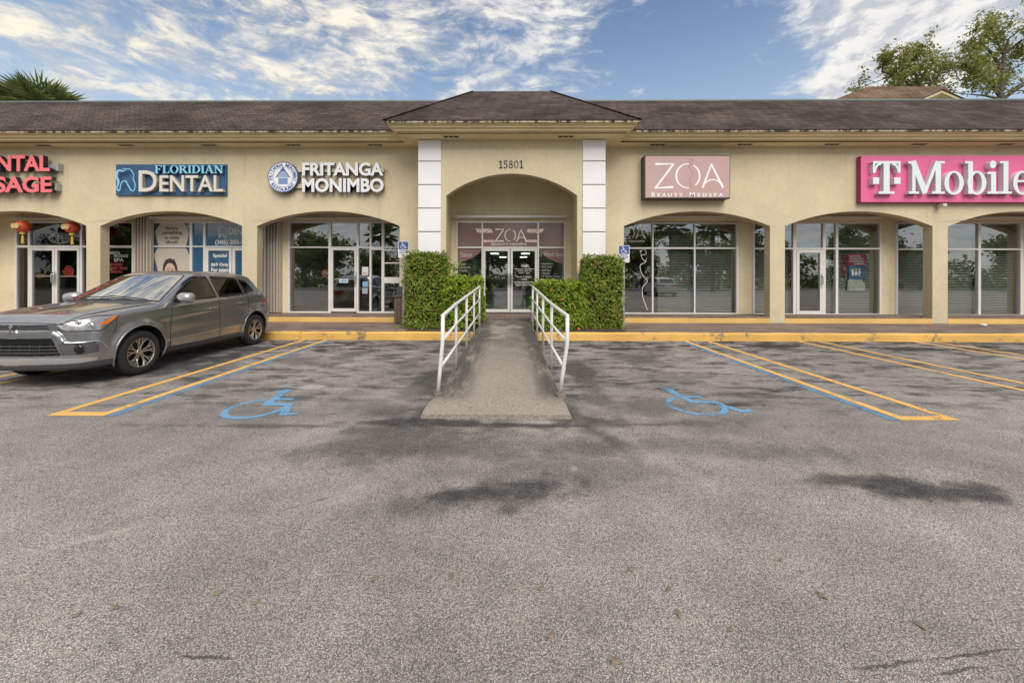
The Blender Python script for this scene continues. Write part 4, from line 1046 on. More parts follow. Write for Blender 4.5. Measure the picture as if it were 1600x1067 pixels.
b.strip(ring(q.x, q.z, rr * .66, rr * .66, rr * .022, rr * .022, 0, 360, 48), 11.2335, 11.2358)
def arc_text(mb, text, r, a_mid, span, size, up=True):
    n = len(text)
    for i, ch in enumerate(text):
        if ch == ' ': continue
        a = a_mid + (span / 2 - span * i / (n - 1)) * (1 if up else -1)
        v, f = glyphs(ch, .035); lo = v.min(0); hi = v.max(0); s = size / .72; cx0 = (lo[0] + hi[0]) / 2
        rot = R(a - 90) if up else R(a + 90); c, s_ = math.cos(rot), math.sin(rot); bx, bz = q.x + r * math.cos(R(a)), q.z + r * math.sin(R(a))
        mb.add([(bx + ((x - cx0) * c - (y - .36) * s_) * s, 11.2352 - z * .0012, bz + ((x - cx0) * s_ + (y - .36) * c) * s) for x, y, z in v], f)
arc_text(b, 'FRITANGA MONIMBO', rr * .80, 90, 200, rr * .20); arc_text(b, 'RESTAURANT', rr * .80, 270, 106, rr * .20, False)
px_strip(b, [(442, 261.5), (434.5, 273), (431, 277.5)], [1, 1.5, 1.2], 11.2335, .0025, 0); px_strip(b, [(442, 261.5), (449.5, 273), (453, 277.5)], [1, 1.5, 1.2], 11.2331, .0025, 0)
b.prism([(P(x, y, 11.24).x, P(x, y, 11.24).z) for x, y in ((442, 262), (437.5, 268), (446.5, 268))], 11.2336, 11.2352)
b.build('letters', M['logo_blue'], fc_)
b = MB()
for y in np.arange(268.6, 277, 1.5): h = (y - 262) * .72; part_px(b, (442 - h, y, 442 + h, y + 1.0), 11.2337, 11.2354)
part_px(b, (434.8, 278.3, 449.6, 288), 11.2337, 11.2354)
b.build('hut', M['logo_pale'], fc_)
sg = sign('channel_letter_sign', 'white block letter sign reading FRITANGA MONIMBO beside the round logo', 535, 277, YW)
chan(sg, 'FRITANGA', (472, 254, 599, 275), M['white_face'], M['grey_side'], 11.22, .10, .035)
chan(sg, 'MONIMBO', (472, 278.5, 599.5, 300.5), M['white_face'], M['grey_side'], 11.22, .10, .035)
b = MB(); part_px(b, (456, 263, 600, 269), 11.322, YW - .001); part_px(b, (456, 288, 596, 294), 11.322, YW - .001); b.build('raceway', M['stucco'], sg)
MB().tube([P(598, 271, 11.35), P(601, 269, 11.3), P(604, 266.5, 11.3), P(605.5, 266, 11.36)], .012, 6).build('cable', M['grey_side'], sg)

# salon cabinet sign
M['mauve'] = mat('mauve_sign_face', (.50, .335, .325), .35, var=.10, scale=1.2)
M['bronze'] = mat('bronze_cabinet', (.055, .048, .042), .5, var=.1)
sg = sign('cabinet_sign', 'dusty pink box sign with thin white letters ZOA', 1073, 277, YW)
a, c = P(1006.5, 310.5, 11.12), P(1141, 243, 11.12)
b = MB().box(a.x, c.x, 11.12, YW - .001, a.z, c.z); b.build('cabinet', M['bronze'], sg, bevel=.008)
a2, c2 = P(1008.5, 308.7, 11.12), P(1139.8, 244.3, 11.12)
fa = MB().box(a2.x, c2.x, 11.114, 11.1185, a2.z, c2.z).build('face', M['mauve'], sg)
b = MB(); ym = 11.113
zoa(lambda q: P(1024 + q[0] * 12.7, 256.5 + q[1] * 12.4, ym), b, ym, .22, .003)
word_px(b, 'B', (1018, 300.8, 1023.5, 307.5), ym - .003, .003, .02)
word_px(b, 'E A U T Y', (1027.5, 302, 1067.5, 307.5), ym - .003, .003, .02); word_px(b, 'M', (1077.5, 300.8, 1086, 307.5), ym - .003, .003, .02)
word_px(b, 'E D S P A', (1090, 302, 1130, 307.5), ym - .003, .003, .02)
b.build('lettering', mat('bright_white_vinyl', (.88, .88, .88), .4, var=0), fa)
b = MB(); px_strip(b, [(1076.5, 248.5), (1079, 250), (1078, 254), (1082, 256), (1080, 257.5), (1076, 259.5), (1078, 264), (1081, 269), (1083, 271.5), (1080, 276), (1077.5, 280), (1079, 288), (1080.5, 294)], .45, ym, .003)
px_strip(b, [(1078, 250), (1082, 249.5), (1081, 253)], .4, ym, .003, n0=2); b.build('figure_line', mat('brown_line', (.12, .06, .05), .6), fa)

# phone shop cabinet sign
M['magenta'] = mat('magenta_sign', (.74, .14, .32), .45, var=.07, scale=1.0)
M['magenta_side'] = mat('magenta_side', (.40, .02, .12), .5, var=.07)
sg = sign('cabinet_sign', 'large magenta box sign with raised white letters T Mobile', 1490, 280, YW)
ys_ = 11.25
a, c = P(1345, 316.5, ys_), P(1668, 243.5, ys_)
MB().box(a.x, c.x, ys_ + .002, YW - .001, a.z, c.z).build('cabinet', M['magenta_side'], sg, bevel=.006)
fa = MB().box(a.x + .002, c.x - .002, ys_ - .004, ys_ + .0015, a.z + .01, c.z - .002).build('face', M['magenta'], sg)
for px in (1504.5,): MB().box(PX(px, ys_) - .004, PX(px, ys_) + .004, ys_ - .0055, ys_ - .0042, a.z + .01, c.z - .003).build('seam', M['magenta_side'], fa)
yl_ = 11.12
LOW = {
 'M': ([rect(.13, .25, 0, 1), rect(1.0, 1.20, 0, 1), ribbon([(.16, 1.0), (.62, .02)], .20), ribbon([(.60, .02), (1.06, 1.0)], .11), rect(-.02, .22, .93, 1), rect(1.1, 1.34, .93, 1), rect(0, .38, 0, .07), rect(.86, 1.34, 0, .07)], 1.32),
 'o': ([ring(.37, .335, .36, .365, .16, .055)], .78),
 'b': ([rect(.12, .29, .0, 1), rect(.0, .2, .93, 1), ring(.44, .335, .35, .365, .165, .055)], .84),
 'i': ([rect(.13, .31, 0, .67), rect(.0, .2, .60, .67), rect(.0, .44, 0, .07), ring(.20, .90, .12, .115, .12, .115, 0, 360, 20)], .46),
 'l': ([rect(.13, .31, 0, 1), rect(.0, .2, .93, 1), rect(.0, .44, 0, .07)], .48),
 'e': ([ring(.36, .335, .345, .365, .15, .055, 8, 325), rect(.12, .70, .36, .42)], .74)}
M['sign_white'] = mat('raised_letter_white', (.72, .80, .83), .4, var=.03); M['sign_white_side'] = mat('raised_letter_side', (.66, .70, .71), .5, var=.03)
TM = [rect(.40, .62, .05, .97), rect(.22, .80, 0, .07), rect(.0, 1.02, .92, 1.0), rect(.0, .08, .64, .95), rect(.94, 1.02, .64, .95), ring(.30, .66, .26, .29, .07, .07, 90, 180, 10), ring(.72, .66, .26, .29, .07, .07, 90, 0, 10), rect(.0, .23, .30, .50), rect(.79, 1.02, .30, .50)]
for nm, y0_, y1_, mm in (('letter_face', yl_, yl_ + .012, M['sign_white']), ('letter_side', yl_ + .0135, ys_ - .0045, M['sign_white_side'])):
    b = MB()
    q0, q1 = P(1364, 303, yl_), P(1407, 252, yl_)
    strips(b, TM, lambda q: (q0.x + q[0] / 1.02 * (q1.x - q0.x), q0.z + q[1] * (q1.z - q0.z)), y0_, y1_)
    serif_word(b, 'Mobile', (1420, 252, 1614, 303), y0_, y1_, LOW) if nm == 'letter_face' else None
    if nm == 'letter_side':
        tot = sum(LOW[c_][1] for c_ in 'Mobile'); qa, qb = P(1420, 303, yl_), P(1614, 252, yl_); s1 = (qb.x - qa.x) / tot; s2 = qb.z - qa.z; x = 0
        for c_ in 'Mobile': strips(b, LOW[c_][0], lambda q, x=x: (qa.x + (q[0] + x) * s1, qa.z + q[1] * s2), y0_, y1_); x += LOW[c_][1]
    b.build(nm, mm, sg)
# flood light under it, house number
fl_ = thing('wall_light', 'small cream flood light on the wall under the magenta sign', 'light', P(1472, 320, YW))
b = MB(); part_px(b, (1469, 318.5, 1474, 323), 11.3, YW - .001); b.build('base', M['trim'], fl_, bevel=.008)
b = MB(); part_px(b, (1474, 318, 1480, 322.5), 11.18, 11.34); b.build('lamp_head', M['cream_face'], fl_, bevel=.01)
NUM = {'1': ([rect(.24, .42, .05, 1), ribbon([(.06, .80), (.30, .96)], .10), rect(.06, .60, 0, .08)], .70),
 '5': ([rect(.10, .62, .90, 1), rect(.10, .18, .50, .95), ring(.30, .32, .34, .32, .15, .07, 130, -150, 20)], .76),
 '8': ([ring(.36, .75, .26, .25, .10, .06), ring(.36, .27, .33, .27, .13, .06)], .80), '0': ([ring(.38, .5, .35, .5, .13, .05)], .84)}
b = MB(); serif_word(b, '15801', (779.5, 251, 818.5, 262.7), YPORT - .018, YPORT - .001, NUM, .06)
tag(b.build('house_number', mat('black_numeral', (.02, .018, .016), .5), None, fix=False), 'black house number 15801 on the wall above the entrance arch', 'house number')

# window writing and posters
sg = sign('open_sign', 'grey OPEN sign in an oval tube behind the dark glass', 95, 372, YB)
yo = YB + .10; q = P(95, 372.5, yo); b = MB(); rx_ = P(113.5, 372, yo).x - q.x; b.strip(ring(q.x, q.z, rx_, rx_ * .47, .05, .045), yo - .02, yo); word_px(b, 'OPEN', (80, 367, 110, 378.5), yo - .02, .02, .02)
b.build('tube_letters', mat('unlit_tube', (.75, .72, .68), .5), sg)
M['red_vinyl'] = mat('red_vinyl', (.62, .09, .06), .5); M['paper'] = mat('paper_white', (.66, .66, .65), .7)
sg = thing('window_lettering', 'red and white massage lettering on the dark window behind the car', 'lettering', P(185, 408, YB)); yw = YB - .006
b = MB()
for tx, x0, y0_, x1, y1_ in (('ORIENTAL', 169, 393, 188, 397.5), ('MASSAGE', 178, 398, 200, 402), ('SPA', 178, 403.5, 193, 409)): word_px(b, tx, (x0, y0_, x1, y1_), yw, .002, .0)
for y0_ in (411.5, 417.5, 423): b.lathe([(0, -.002), (.018, -.002)], (PX(170, yw, y0_), yw, PZ(y0_ + 2, yw)), 10, 'y')
b.build('lettering', M['vinyl'], sg, fix=False)
b = MB()
for tx, y0_, x1 in (('SWEDISH', 411.3, 191), ('DEEP TISSUE', 417, 199), ('SHIATSU', 422.8, 191)): word_px(b, tx, (173, y0_, x1, y0_ + 4.0), yw, .002, .0)
b.build('lettering', M['red_vinyl'], sg, fix=False)
sg = thing('window_lettering', 'small red and white list on the glass of the massage shop door', 'lettering', P(107, 425, YB)); yd_ = YB - .02
b = MB()
for k, (x0, x1) in enumerate(((103, 112), (100, 115), (98, 116), (99, 115), (101, 114))): word_px(b, ('SPA', 'MASSAGE', 'BODY WORK', 'WALK INS', 'WELCOME')[k], (x0, 415.8 + k * 3.5, x1, 418.2 + k * 3.5), yd_, .002, .0)
b.build('lettering', M['red_vinyl'], sg, fix=False)

M['poster_sand'] = mat('poster_sand', (.53, .47, .40), .35, var=.03)
po_ = thing('window_poster', 'beige hexagon poster asking for a smile, with a dark haired woman', 'poster', P(267, 440, YB)); yp = YB - .006
hx = lambda pts: [(P(x, y, YB).x, P(x, y, YB).z) for x, y in pts]
b = MB(); b.prism(hx([(252, 348.5), (288, 348.5), (295.5, 365), (291, 385), (248, 385), (242.5, 362)]), yp, yp + .002)
b.prism(hx([(247, 387.5), (291, 387.5), (297.5, 402), (297.3, 432), (294, 478), (248, 478), (240.5, 440), (247, 422), (240.5, 399)]), yp, yp + .002); pp = b.build('panel', M['poster_sand'], po_)
b = MB()
for tx, x0, x1, y0_, y1_ in (('Here is', 258.5, 278, 353.5, 359.5), ('something', 253, 284, 360.5, 368), ('to smile', 257, 280, 368.5, 374), ('about!', 259, 278, 375, 381)): word_px(b, tx, (x0, y0_, x1, y1_), yp - .0015, .001, .03)
b.build('lettering', mat('brown_print', (.10, .075, .06), .6), po_, fix=False)
hair = [(254.5, 424), (255, 414), (259, 406), (266, 403.5), (273, 406), (276.5, 414), (278, 424), (280, 440), (279, 465), (254, 465), (252, 440)]
b = MB().prism(hx(hair), yp - .001, yp - .0002); b.build('hair', mat('printed_hair', (.045, .028, .022), .5), po_)
q = P(266, 424, YB); b = MB().strip(ring(q.x, q.z, .175, .27, .175, .27, 0, 360, 24), yp - .002, yp - .0012); b.build('face', mat('printed_skin', (.60, .40, .32), .5), po_)
b = MB()
for s in (-1, 1):
    x = q.x + s * .07; b.strip(ring(x, q.z + .03, .035, .016, .035, .016, 0, 360, 14), yp - .003, yp - .0022); b.strip(ribbon([(x - .045, q.z + .075), (x, q.z + .09), (x + .045, q.z + .078)], .014), yp - .003, yp - .0022)
b.build('eyes', M['grey_side'], po_)
b = MB().strip(ribbon([(q.x - .07, q.z - .13), (q.x, q.z - .155), (q.x + .07, q.z - .13)], .03), yp - .003, yp - .0022); b.build('mouth', mat('printed_lips', (.45, .12, .11), .5), po_)
sg = thing('window_lettering', 'white tooth, phone number and exam offer on the blue window film', 'lettering', P(350, 375, YB))
b = MB(); word_px(b, '(305) 255-', (336, 375, 377, 383.5), yw, .002, .025); word_px(b, 'DEN', (357.5, 356, 378, 366.5), yw, .002, .01)
px_strip(b, [(341, 356), (343, 365), (342, 370), (344, 371), (347, 364), (350, 370), (353, 371.5), (354, 362), (352, 354.5), (345, 354), (341, 356)], [1.4, 1.3, 1, .8, .9, .8, .7, .6, .6, .8, 1.3], yw, .002)
word_px(b, 'Special', (332.5, 396.5, 354.5, 403.5), YB - .017, .002, .03); word_px(b, '$69 Only', (329.5, 411, 357, 417), YB - .017, .002, .03); word_px(b, 'For exam', (330, 418.5, 357, 425), YB - .017, .002, .03); word_px(b, 'T', (372, 416, 376, 424), yw, .002, .01)
b.build('lettering', M['vinyl'], sg, fix=False)
# small notices on the restaurant front
def notice(label, box, m, Y, texts=()):
    b = MB(); part_px(b, box, Y, Y + .002); o = b.build('notice', m, None); tag(o, label, 'notice')
    for tx, bx, mm in texts: b = MB(); word_px(b, tx, bx, Y - .0015, .001, .02); b.build('lettering', mm, o, fix=False)
    return o
notice('white notice with red print on the narrow pane right of the restaurant door', (565.5, 417, 575.5, 430), M['paper'], yw, [('NO', (567, 425.5, 574, 428.5), M['red_vinyl'])])
notice('pale blue and white notice on the restaurant door at the push bar', (530, 436, 544, 442), mat('pale_blue_paper', (.50, .66, .74), .6), YB - .018, [('OPEN', (532, 437.5, 542, 440.5), M['logo_blue'])])
notice('blue notice on the narrow pane above the grey one', (566.5, 440, 575, 448), mat('notice_blue', (.22, .38, .60), .5), yw)
notice('grey blue notice lowest on the narrow pane by the restaurant door', (566, 450, 574.5, 459), mat('notice_grey_blue', (.30, .38, .45), .5), yw)
b = MB(); q = P(507, 427, yw); rr_ = .135
b.prism([(q.x + rr_ * math.cos(R(22.5 + 45 * k)), q.z + rr_ * math.sin(R(22.5 + 45 * k))) for k in range(8)], YB + .06, YB + .063)
so = b.build('octagon_sign', mat('faded_red', (.50, .10, .05), .5), None); tag(so, 'red octagonal sign behind the restaurant glass left of its door', 'sign')
b = MB(); word(b, 'STOP', q.x - .10, q.x + .10, q.z - .035, q.z + .035, YB + .057, YB + .0595, .02); b.build('lettering', M['paper'], so, fix=False)
# phone shop poster
pp_ = thing('advert_poster', 'magenta, blue and white advertising poster behind the blinds window', 'poster', P(1337, 425, YB)); ypp = YB + .075
b = MB(); part_px(b, (1324, 396.5, 1352, 415), ypp, ypp + .003); b.build('top_panel', mat('poster_magenta', (.42, .03, .14), .5, var=.15), pp_)
b = MB(); part_px(b, (1326, 415, 1352, 437), ypp, ypp + .003); b.build('picture', mat('poster_blue', (.07, .15, .35), .5, var=.6, scale=5), pp_)
b = MB(); b.prism([(P(x, y, ypp).x, P(x, y, ypp).z) for x, y in ((1325, 437), (1347, 437), (1352, 446), (1352, 454.5), (1323.5, 454.5))], ypp, ypp + .003); b.build('base_panel', M['paper'], pp_)
b = MB()
for k, (x0, x1) in enumerate(((1327, 1345), (1327, 1349), (1327, 1350), (1334, 1350))): part_px(b, (x0, 399.5 + k * 4, x1, 401.3 + k * 4), ypp - .003, ypp - .001)
for x in (1331, 1336, 1341): part_px(b, (x, 419, x + 3, 431), ypp - .003, ypp - .001)
part_px(b, (1333, 440, 1342, 441.2), ypp - .003, ypp - .001); b.build('print', M['paper'], pp_)
b = MB()
for k in range(9): part_px(b, (1316, 398 + k * 4, 1322.5, 400.2 + k * 4), ypp, ypp + .003)
tag(b.build('hanging_banner', mat('banner_magenta', (.40, .03, .15), .5), None), 'narrow magenta striped banner left of the advertising poster', 'banner')

# ------------------------------------------------------------------ lanterns
M['lantern'] = mat('red_lantern_silk', (.62, .09, .035), .45, var=.25, scale=14)
M['gold'] = mat('gold_trim', (.70, .45, .08), .45)
M['gold_print'] = mat('gold_character', (.72, .55, .22), .5)
yln = 11.82; q = P(35.5, 354, yln)
L0 = thing('paper_lantern', 'red and gold lantern with long yellow tassel, left of the OPEN sign', 'lantern', q, 'lanterns under the massage shop arch')
rw, rh = (P(49.5, 354, yln).x - q.x) / 1.55, (P(35.5, 345.5, yln).z - q.z)
n = 24; vs = []; prof = [(.35, rh), (.62, rh * .92), (.86, rh * .62), (.98, rh * .25), (1, 0), (.97, -rh * .3), (.84, -rh * .66), (.6, -rh * .93), (.34, -rh)]
for r_, h in prof:
    for j in range(n * 2): a = math.pi * j / n; k = 1 - .035 * (j % 2); vs.append((q.x + rw * r_ * k * math.cos(a), yln + rw * r_ * k * math.sin(a), q.z + h))
nn = n * 2; b = MB().add(vs, [(i * nn + j, i * nn + (j + 1) % nn, (i + 1) * nn + (j + 1) % nn, (i + 1) * nn + j) for i in range(len(prof) - 1) for j in range(nn)]); b.build('shade', M['lantern'], L0, smooth=True)
MB().lathe([(0, rh + .03), (rw * .36, rh + .03), (rw * .36, rh - .01)], (q.x, yln, q.z), 20).build('gold_band', M['gold'], L0)
MB().lathe([(rw * .36, -rh + .01), (rw * .36, -rh - .07), (0, -rh - .07)], (q.x, yln, q.z), 20).build('gold_band', M['gold'], L0)
b = MB()
for a in (-115, -75): 
    cx, cy = q.x + rw * 1.01 * math.cos(R(a)), yln + rw * 1.01 * math.sin(R(a))
    b.strip(ring(cx, q.z, .07, .075, .025, .025), cy - .012, cy); b.strip(rect(cx - .05, cx + .05, q.z - .01, q.z + .012), cy - .013, cy); b.strip(rect(cx - .01, cx + .012, q.z - .06, q.z + .06), cy - .0135, cy)
b.build('character', M['gold_print'], L0)
b = MB()
for k in range(10): a = k * .63; b.tube([(q.x + .012 * math.cos(a), yln + .012 * math.sin(a), q.z - rh - .07), (q.x + .03 * math.cos(a), yln + .03 * math.sin(a), q.z - rh - .36)], .008, 5)
b.build('tassel', M['gold'], L0)
MB().tube([(q.x, yln, q.z + rh + .03), (q.x, yln, CZ)], .006, 6).build('cord', M['grey_side'], L0)
q2 = P(113, 355.5, yln); dup(L0, q2, 'red and gold lantern overlapping the right end of the OPEN sign')
# plant behind the door of the massage shop
pt = thing('potted_plant', 'potted plant with long leaves behind the massage shop door glass', 'plant', P(68, 432, 12.9)); q = P(66, 430, 12.9)
MB().lathe([(0, -.12), (.10, -.12), (.14, .04), (.12, .04), (0, .02)], (q.x, 12.9, q.z), 16).build('pot', M['gold'], pt, smooth=True)
b = MB()
for k in range(26):
    a = random.uniform(0, 6.28); l = random.uniform(.25, .55); e = random.uniform(.3, 1.1)
    p0 = Vector((q.x, 12.9, q.z + .03)); p1 = p0 + Vector((math.cos(a) * l * .5, math.sin(a) * l * .3, e * l * .8)); p2 = p0 + Vector((math.cos(a) * l, math.sin(a) * l * .5, e * l * .55)); s = Vector((0, 0, .018))
    b.add([p0, p1 - s, p2, p1 + s], [(0, 1, 2, 3)])
b.build('leaves', leaf_mat('indoor_leaf', (.08, .16, .03), (.22, .30, .06)), pt, fix=False)
MB().box(q.x - .35, q.x + .9, 12.8, 13.2, ZF, q.z - .12).build('stand', M['room_black'], pt)

# ------------------------------------------------------------------ accessible parking signs, bin
M['galv'] = mat('galvanised_post', (.40, .43, .44), .4, .5, var=.1); M['sign_blue'] = mat('traffic_blue', (.045, .10, .30), .45)
def park_sign(label, cx, y, top, pxw, base_z, tilt=0):
    q = P(cx, top, y); w = pxw * y / F / 2; s = thing('parking_sign', label, 'sign', (q.x, y, base_z), 'accessible parking signs'); H = w * 3.05
    b = MB(); z0, z1 = q.z - H, q.z
    def rr2(x0, x1, za, zb2, r, k=5):
        pts = []
        for (cx_, cz_, a0) in ((x1 - r, zb2 - r, 0), (x0 + r, zb2 - r, 90), (x0 + r, za + r, 180), (x1 - r, za + r, 270)): pts += [(cx_ + r * math.cos(R(a0 + 90 * i / k)), cz_ + r * math.sin(R(a0 + 90 * i / k))) for i in range(k + 1)]
        return pts
    b.prism(rr2(q.x - w, q.x + w, z0, z1, .03), y - .004, y); pl = b.build('plate', M['paper'], s)
    zc = z1 - H * .50; b = MB().prism(rr2(q.x - w * .90, q.x + w * .90, zc, z1 - .015, .022), y - .006, y - .0045); b.build('blue_field', M['sign_blue'], pl)
    b = MB(); hh = (z1 - .015 - zc); strips(b, ISA, lambda e: (q.x + (e[0] - .52) * hh * .86, zc + hh * .09 + e[1] * hh * .78), y - .0065, y - .0061, .0002); b.build('wheelchair_symbol', M['paper'], pl)
    b = MB(); word(b, 'PARKING BY', q.x - w * .7, q.x + w * .7, zc - .055, zc - .02, y - .0055, y - .0045, .03); word(b, 'DISABLED PERMIT', q.x - w * .75, q.x + w * .75, zc - .11, zc - .075, y - .0055, y - .0045, .03); word(b, 'ONLY', q.x - w * .35, q.x + w * .35, zc - .16, zc - .13, y - .0055, y - .0045, .03)
    b.build('lettering', M['sign_blue'], pl, fix=False)
    MB().box(q.x - .028, q.x + .028, y + .001, y + .035, base_z - .03, z1 - .03).build('post', M['galv'], s, bevel=.006)
    return s
park_sign('accessible parking sign behind the tallest left hedge by the waste bin', 630.5, 10.98, 377, 17, ZS)
park_sign('accessible parking sign right of the right tall hedge', 975, 10.66, 383.5, 17.5, ZS)
M['bin'] = mat('weathered_brown_slats', (.13, .095, .075), .75, var=.3, scale=8); M['bin_lid'] = mat('dark_green_lid', (.05, .07, .06), .5)
y = 11.05; a, c = P(616.8, 505, y), P(640, 464, y); bn = thing('waste_bin', 'brown slatted waste bin with dark hooded lid beside the hedge', 'bin', ((a.x + c.x) / 2, y + .2, ZS))
b = MB(); n = 5; w = (c.x - a.x) / n
for k in range(n): b.box(a.x + k * w + .006, a.x + (k + 1) * w - .006, y - .02, y, ZS + .03, c.z)
for k in range(5): b.box(a.x - .02, a.x, y + .02 + k * .085, y + .09 + k * .085, ZS + .03, c.z)
b.box(a.x, c.x, y + .001, y + .43, ZS + .02, c.z - .02); b.build('slats', M['bin'], bn)
MB().box(a.x - .05, c.x + .05, y - .05, y + .47, c.z, c.z + .05).build('rim', M['bin'], bn, bevel=.01)
b = MB().prism([(a.x + .03, c.z + .051), (c.x - .03, c.z + .051), (c.x - .05, c.z + .24), (c.x - .12, c.z + .30), (a.x + .12, c.z + .30), (a.x + .05, c.z + .24)], y + .02, y + .40); b.build('hood', M['bin_lid'], bn, bevel=.01)
a2 = P(1538, 509.5, 11.0); b = MB()
for k in range(7): v = Vector((random.uniform(-.05, .05), random.uniform(-.04, .04), 0)); b.add([a2 * 0 + Vector((a2.x, 11.0, ZS + .002)) + v + Vector(e) for e in ((-.04, -.03, 0), (.04, -.02, .02), (.03, .03, .045), (-.03, .03, .03))], [(0, 1, 2), (0, 2, 3)])
tag(b.build('paper_scrap', M['paper'], None, fix=False), 'crumpled white paper scrap lying on the sidewalk', 'litter')

# ------------------------------------------------------------------ beyond the roof
M['bark'] = mat('grey_bark', (.10, .08, .06), .9, var=.3, scale=6)
M['leaf_t'] = leaf_mat('tree_leaf', (.16, .21, .04), (.42, .42, .12), (.42, .33, .18), .45)
def grow(b, tips, p, d, l, r, depth, up=.12, spread=.6):
    """tapering limb that forks"""
    pts = [p]; q = p; k = 4
    for i in range(k):
        d = (d + Vector((random.gauss(0, .13), random.gauss(0, .13), random.gauss(up * .3, .10)))).normalized(); q = q + d * l / k; pts.append(q)
        if depth <= 2: tips.append((q, d))
    b.tube(pts, [r * (1 - .38 * i / k) for i in range(k + 1)], 7 if depth > 2 else 5, cap=False)
    if depth == 0: return
    for i in range(3 if depth > 1 else 3):
        a = Vector((random.gauss(0, 1), random.gauss(0, 1), random.gauss(.15, .7))); a = (a - d * a.dot(d)).normalized()
        s = pts[random.choice((2, 3, 4))]
        grow(b, tips, s, (d + a * random.uniform(.5, 1.0) * spread * 1.4 + Vector((0, 0, up))).normalized(), l * random.uniform(.58, .8), r * .52, depth - 1, up, spread)
def leaf_tree(name, label, limbs, n, size, group=None, sp=.35, cat='tree', m='leaf_t'):
    base = limbs[0][0][0]; tr = thing(name, label, cat, base, group); b = MB(); tips = []
    for pts, r0_, r1_, fork in limbs:
        k = len(pts); b.tube([Vector(p) for p in pts], [r0_ + (r1_ - r0_) * i / (k - 1) for i in range(k)], 9, cap=False)
        for i, (dep, ln) in fork.items():
            p = Vector(pts[i]); d = (Vector(pts[min(i + 1, k - 1)]) - Vector(pts[max(i - 1, 0)])).normalized()
            for _ in range(2):
                a = Vector((random.gauss(0, 1), random.gauss(0, .8), random.gauss(0, .6))); a = (a - d * a.dot(d)).normalized()
                grow(b, tips, p, (d * .5 + a).normalized(), ln, r1_ * .9, dep)
    b.build('trunk', M['bark'], tr, smooth=True)
    idx = rng.integers(0, len(tips), n // 7); C = []
    for i in idx:                                             # leaves sit in tufts along the twigs
        p, d_ = tips[i]; c = np.array(p) + rng.normal(0, sp * .5, 3); C.append(c + rng.normal(0, sp * .42, (7, 3)))
    C = np.concatenate(C)
    leaves('crown', C, rng.normal(0, 1, (len(C), 3)) + [0, -.5, .7], size, M[m], tr, .5); return tr
yt = 24.0; T = lambda px, py, dy=0: tuple(P(px, py, yt + dy))
g0 = P(1572, 435, yt)
leaf_tree('shade_tree', 'tall loosely leaved tree rising behind the roof at the far right', [
    ([(g0.x, yt, 0), T(1566, 300), T(1563, 150), T(1566, 115), T(1569, 85), T(1575, 62)], .20, .05, {2: (2, 2.0), 3: (3, 1.9), 4: (2, 1.2), 5: (2, .8)}),
    ([T(1563, 150), T(1548, 128), T(1530, 112), T(1512, 105)], .12, .04, {2: (2, 1.1), 3: (2, .9)}), ([T(1566, 110), T(1552, 85), T(1535, 70), T(1515, 68)], .10, .03, {2: (2, 1.0), 3: (2, .8)}),
    ([T(1563, 158), T(1585, 142), T(1602, 132), T(1640, 120)], .12, .04, {1: (2, 1.3), 3: (3, 1.4)}), ([T(1569, 85), T(1590, 68), T(1610, 55)], .08, .03, {1: (2, 1.1), 2: (2, 1.0)}),
    ([T(1563, 155), T(1540, 150), T(1518, 148)], .08, .03, {1: (2, .8), 2: (2, .8)})], 9500, .17, sp=.36)
yt = 27.0; g0 = P(1450, 435, yt)
leaf_tree('shade_tree', 'low spreading tree crown showing above the brown hip roof behind', [
    ([(g0.x, yt, 0), T(1448, 300), T(1445, 160), T(1440, 135)], .30, .10, {3: (2, 1.2)}),
    ([T(1445, 150), T(1420, 130), T(1395, 118), T(1378, 112)], .13, .04, {1: (2, 1.4), 2: (2, 1.2), 3: (2, .7)}), ([T(1445, 150), T(1455, 128), T(1470, 115), T(1492, 110)], .12, .04, {1: (2, 1.3), 2: (2, 1.2), 3: (2, .8)}),
    ([T(1440, 140), T(1430, 118), T(1418, 104)], .09, .03, {1: (2, 1.2), 2: (2, .9)})], 5200, .20, sp=.38)
# cabbage palm at the left
def fan_palm(label, base, h, cr, nf=34, group=None, name='fan_palm'):
    pm = thing(name, label, 'palm tree', base, group); x, y, z = base; b = MB()
    b.tube([(x, y, z), (x + .05, y, z + h * .5), (x, y, z + h)], [.24, .19, .2], 12); b.build('trunk', M['bark'], pm, smooth=True)
    vs, fs = [], []
    for k in range(nf):
        az_ = k * 2.39996; el = R(-35 + 115 * (k / nf) + random.uniform(-8, 8)); dirv = Vector((math.cos(az_) * math.cos(el), math.sin(az_) * math.cos(el), math.sin(el)))
        o = Vector((x, y, z + h - .05)); hub = o + dirv * cr * .48; s_ = dirv.cross(Vector((0, 0, 1))).normalized(); up_ = s_.cross(dirv)
        w = .02; n0 = len(vs); vs += [o - s_ * w, o + s_ * w, hub + s_ * w, hub - s_ * w]; fs.append((n0, n0 + 1, n0 + 2, n0 + 3))
        for j in range(21):
            a = R(-105 + 10.5 * j); L_ = cr * .62 * (1 - .25 * abs(a) / 1.9) * random.uniform(.85, 1.08); dd = dirv * math.cos(a) + s_ * math.sin(a); tip = hub + dd * L_ + Vector((0, 0, -.24 * L_ * (.4 + abs(math.sin(a)) * .3 + (1 - math.sin(el)) * .3)))
            ww = (s_ * math.cos(a) - dirv * math.sin(a)) * L_ * .035; mid = hub + dd * L_ * .55 + up_ * .03
            n0 = len(vs); vs += [hub, mid - ww, tip, mid + ww]; fs += [(n0, n0 + 1, n0 + 2), (n0, n0 + 2, n0 + 3)]
    mesh_obj('fronds', [tuple(v) for v in vs], fs, M['palm_leaf'], pm, fix=False); return pm
M['palm_leaf'] = leaf_mat('palm_leaf', (.07, .11, .03), (.18, .22, .06), (.30, .25, .12), .3)
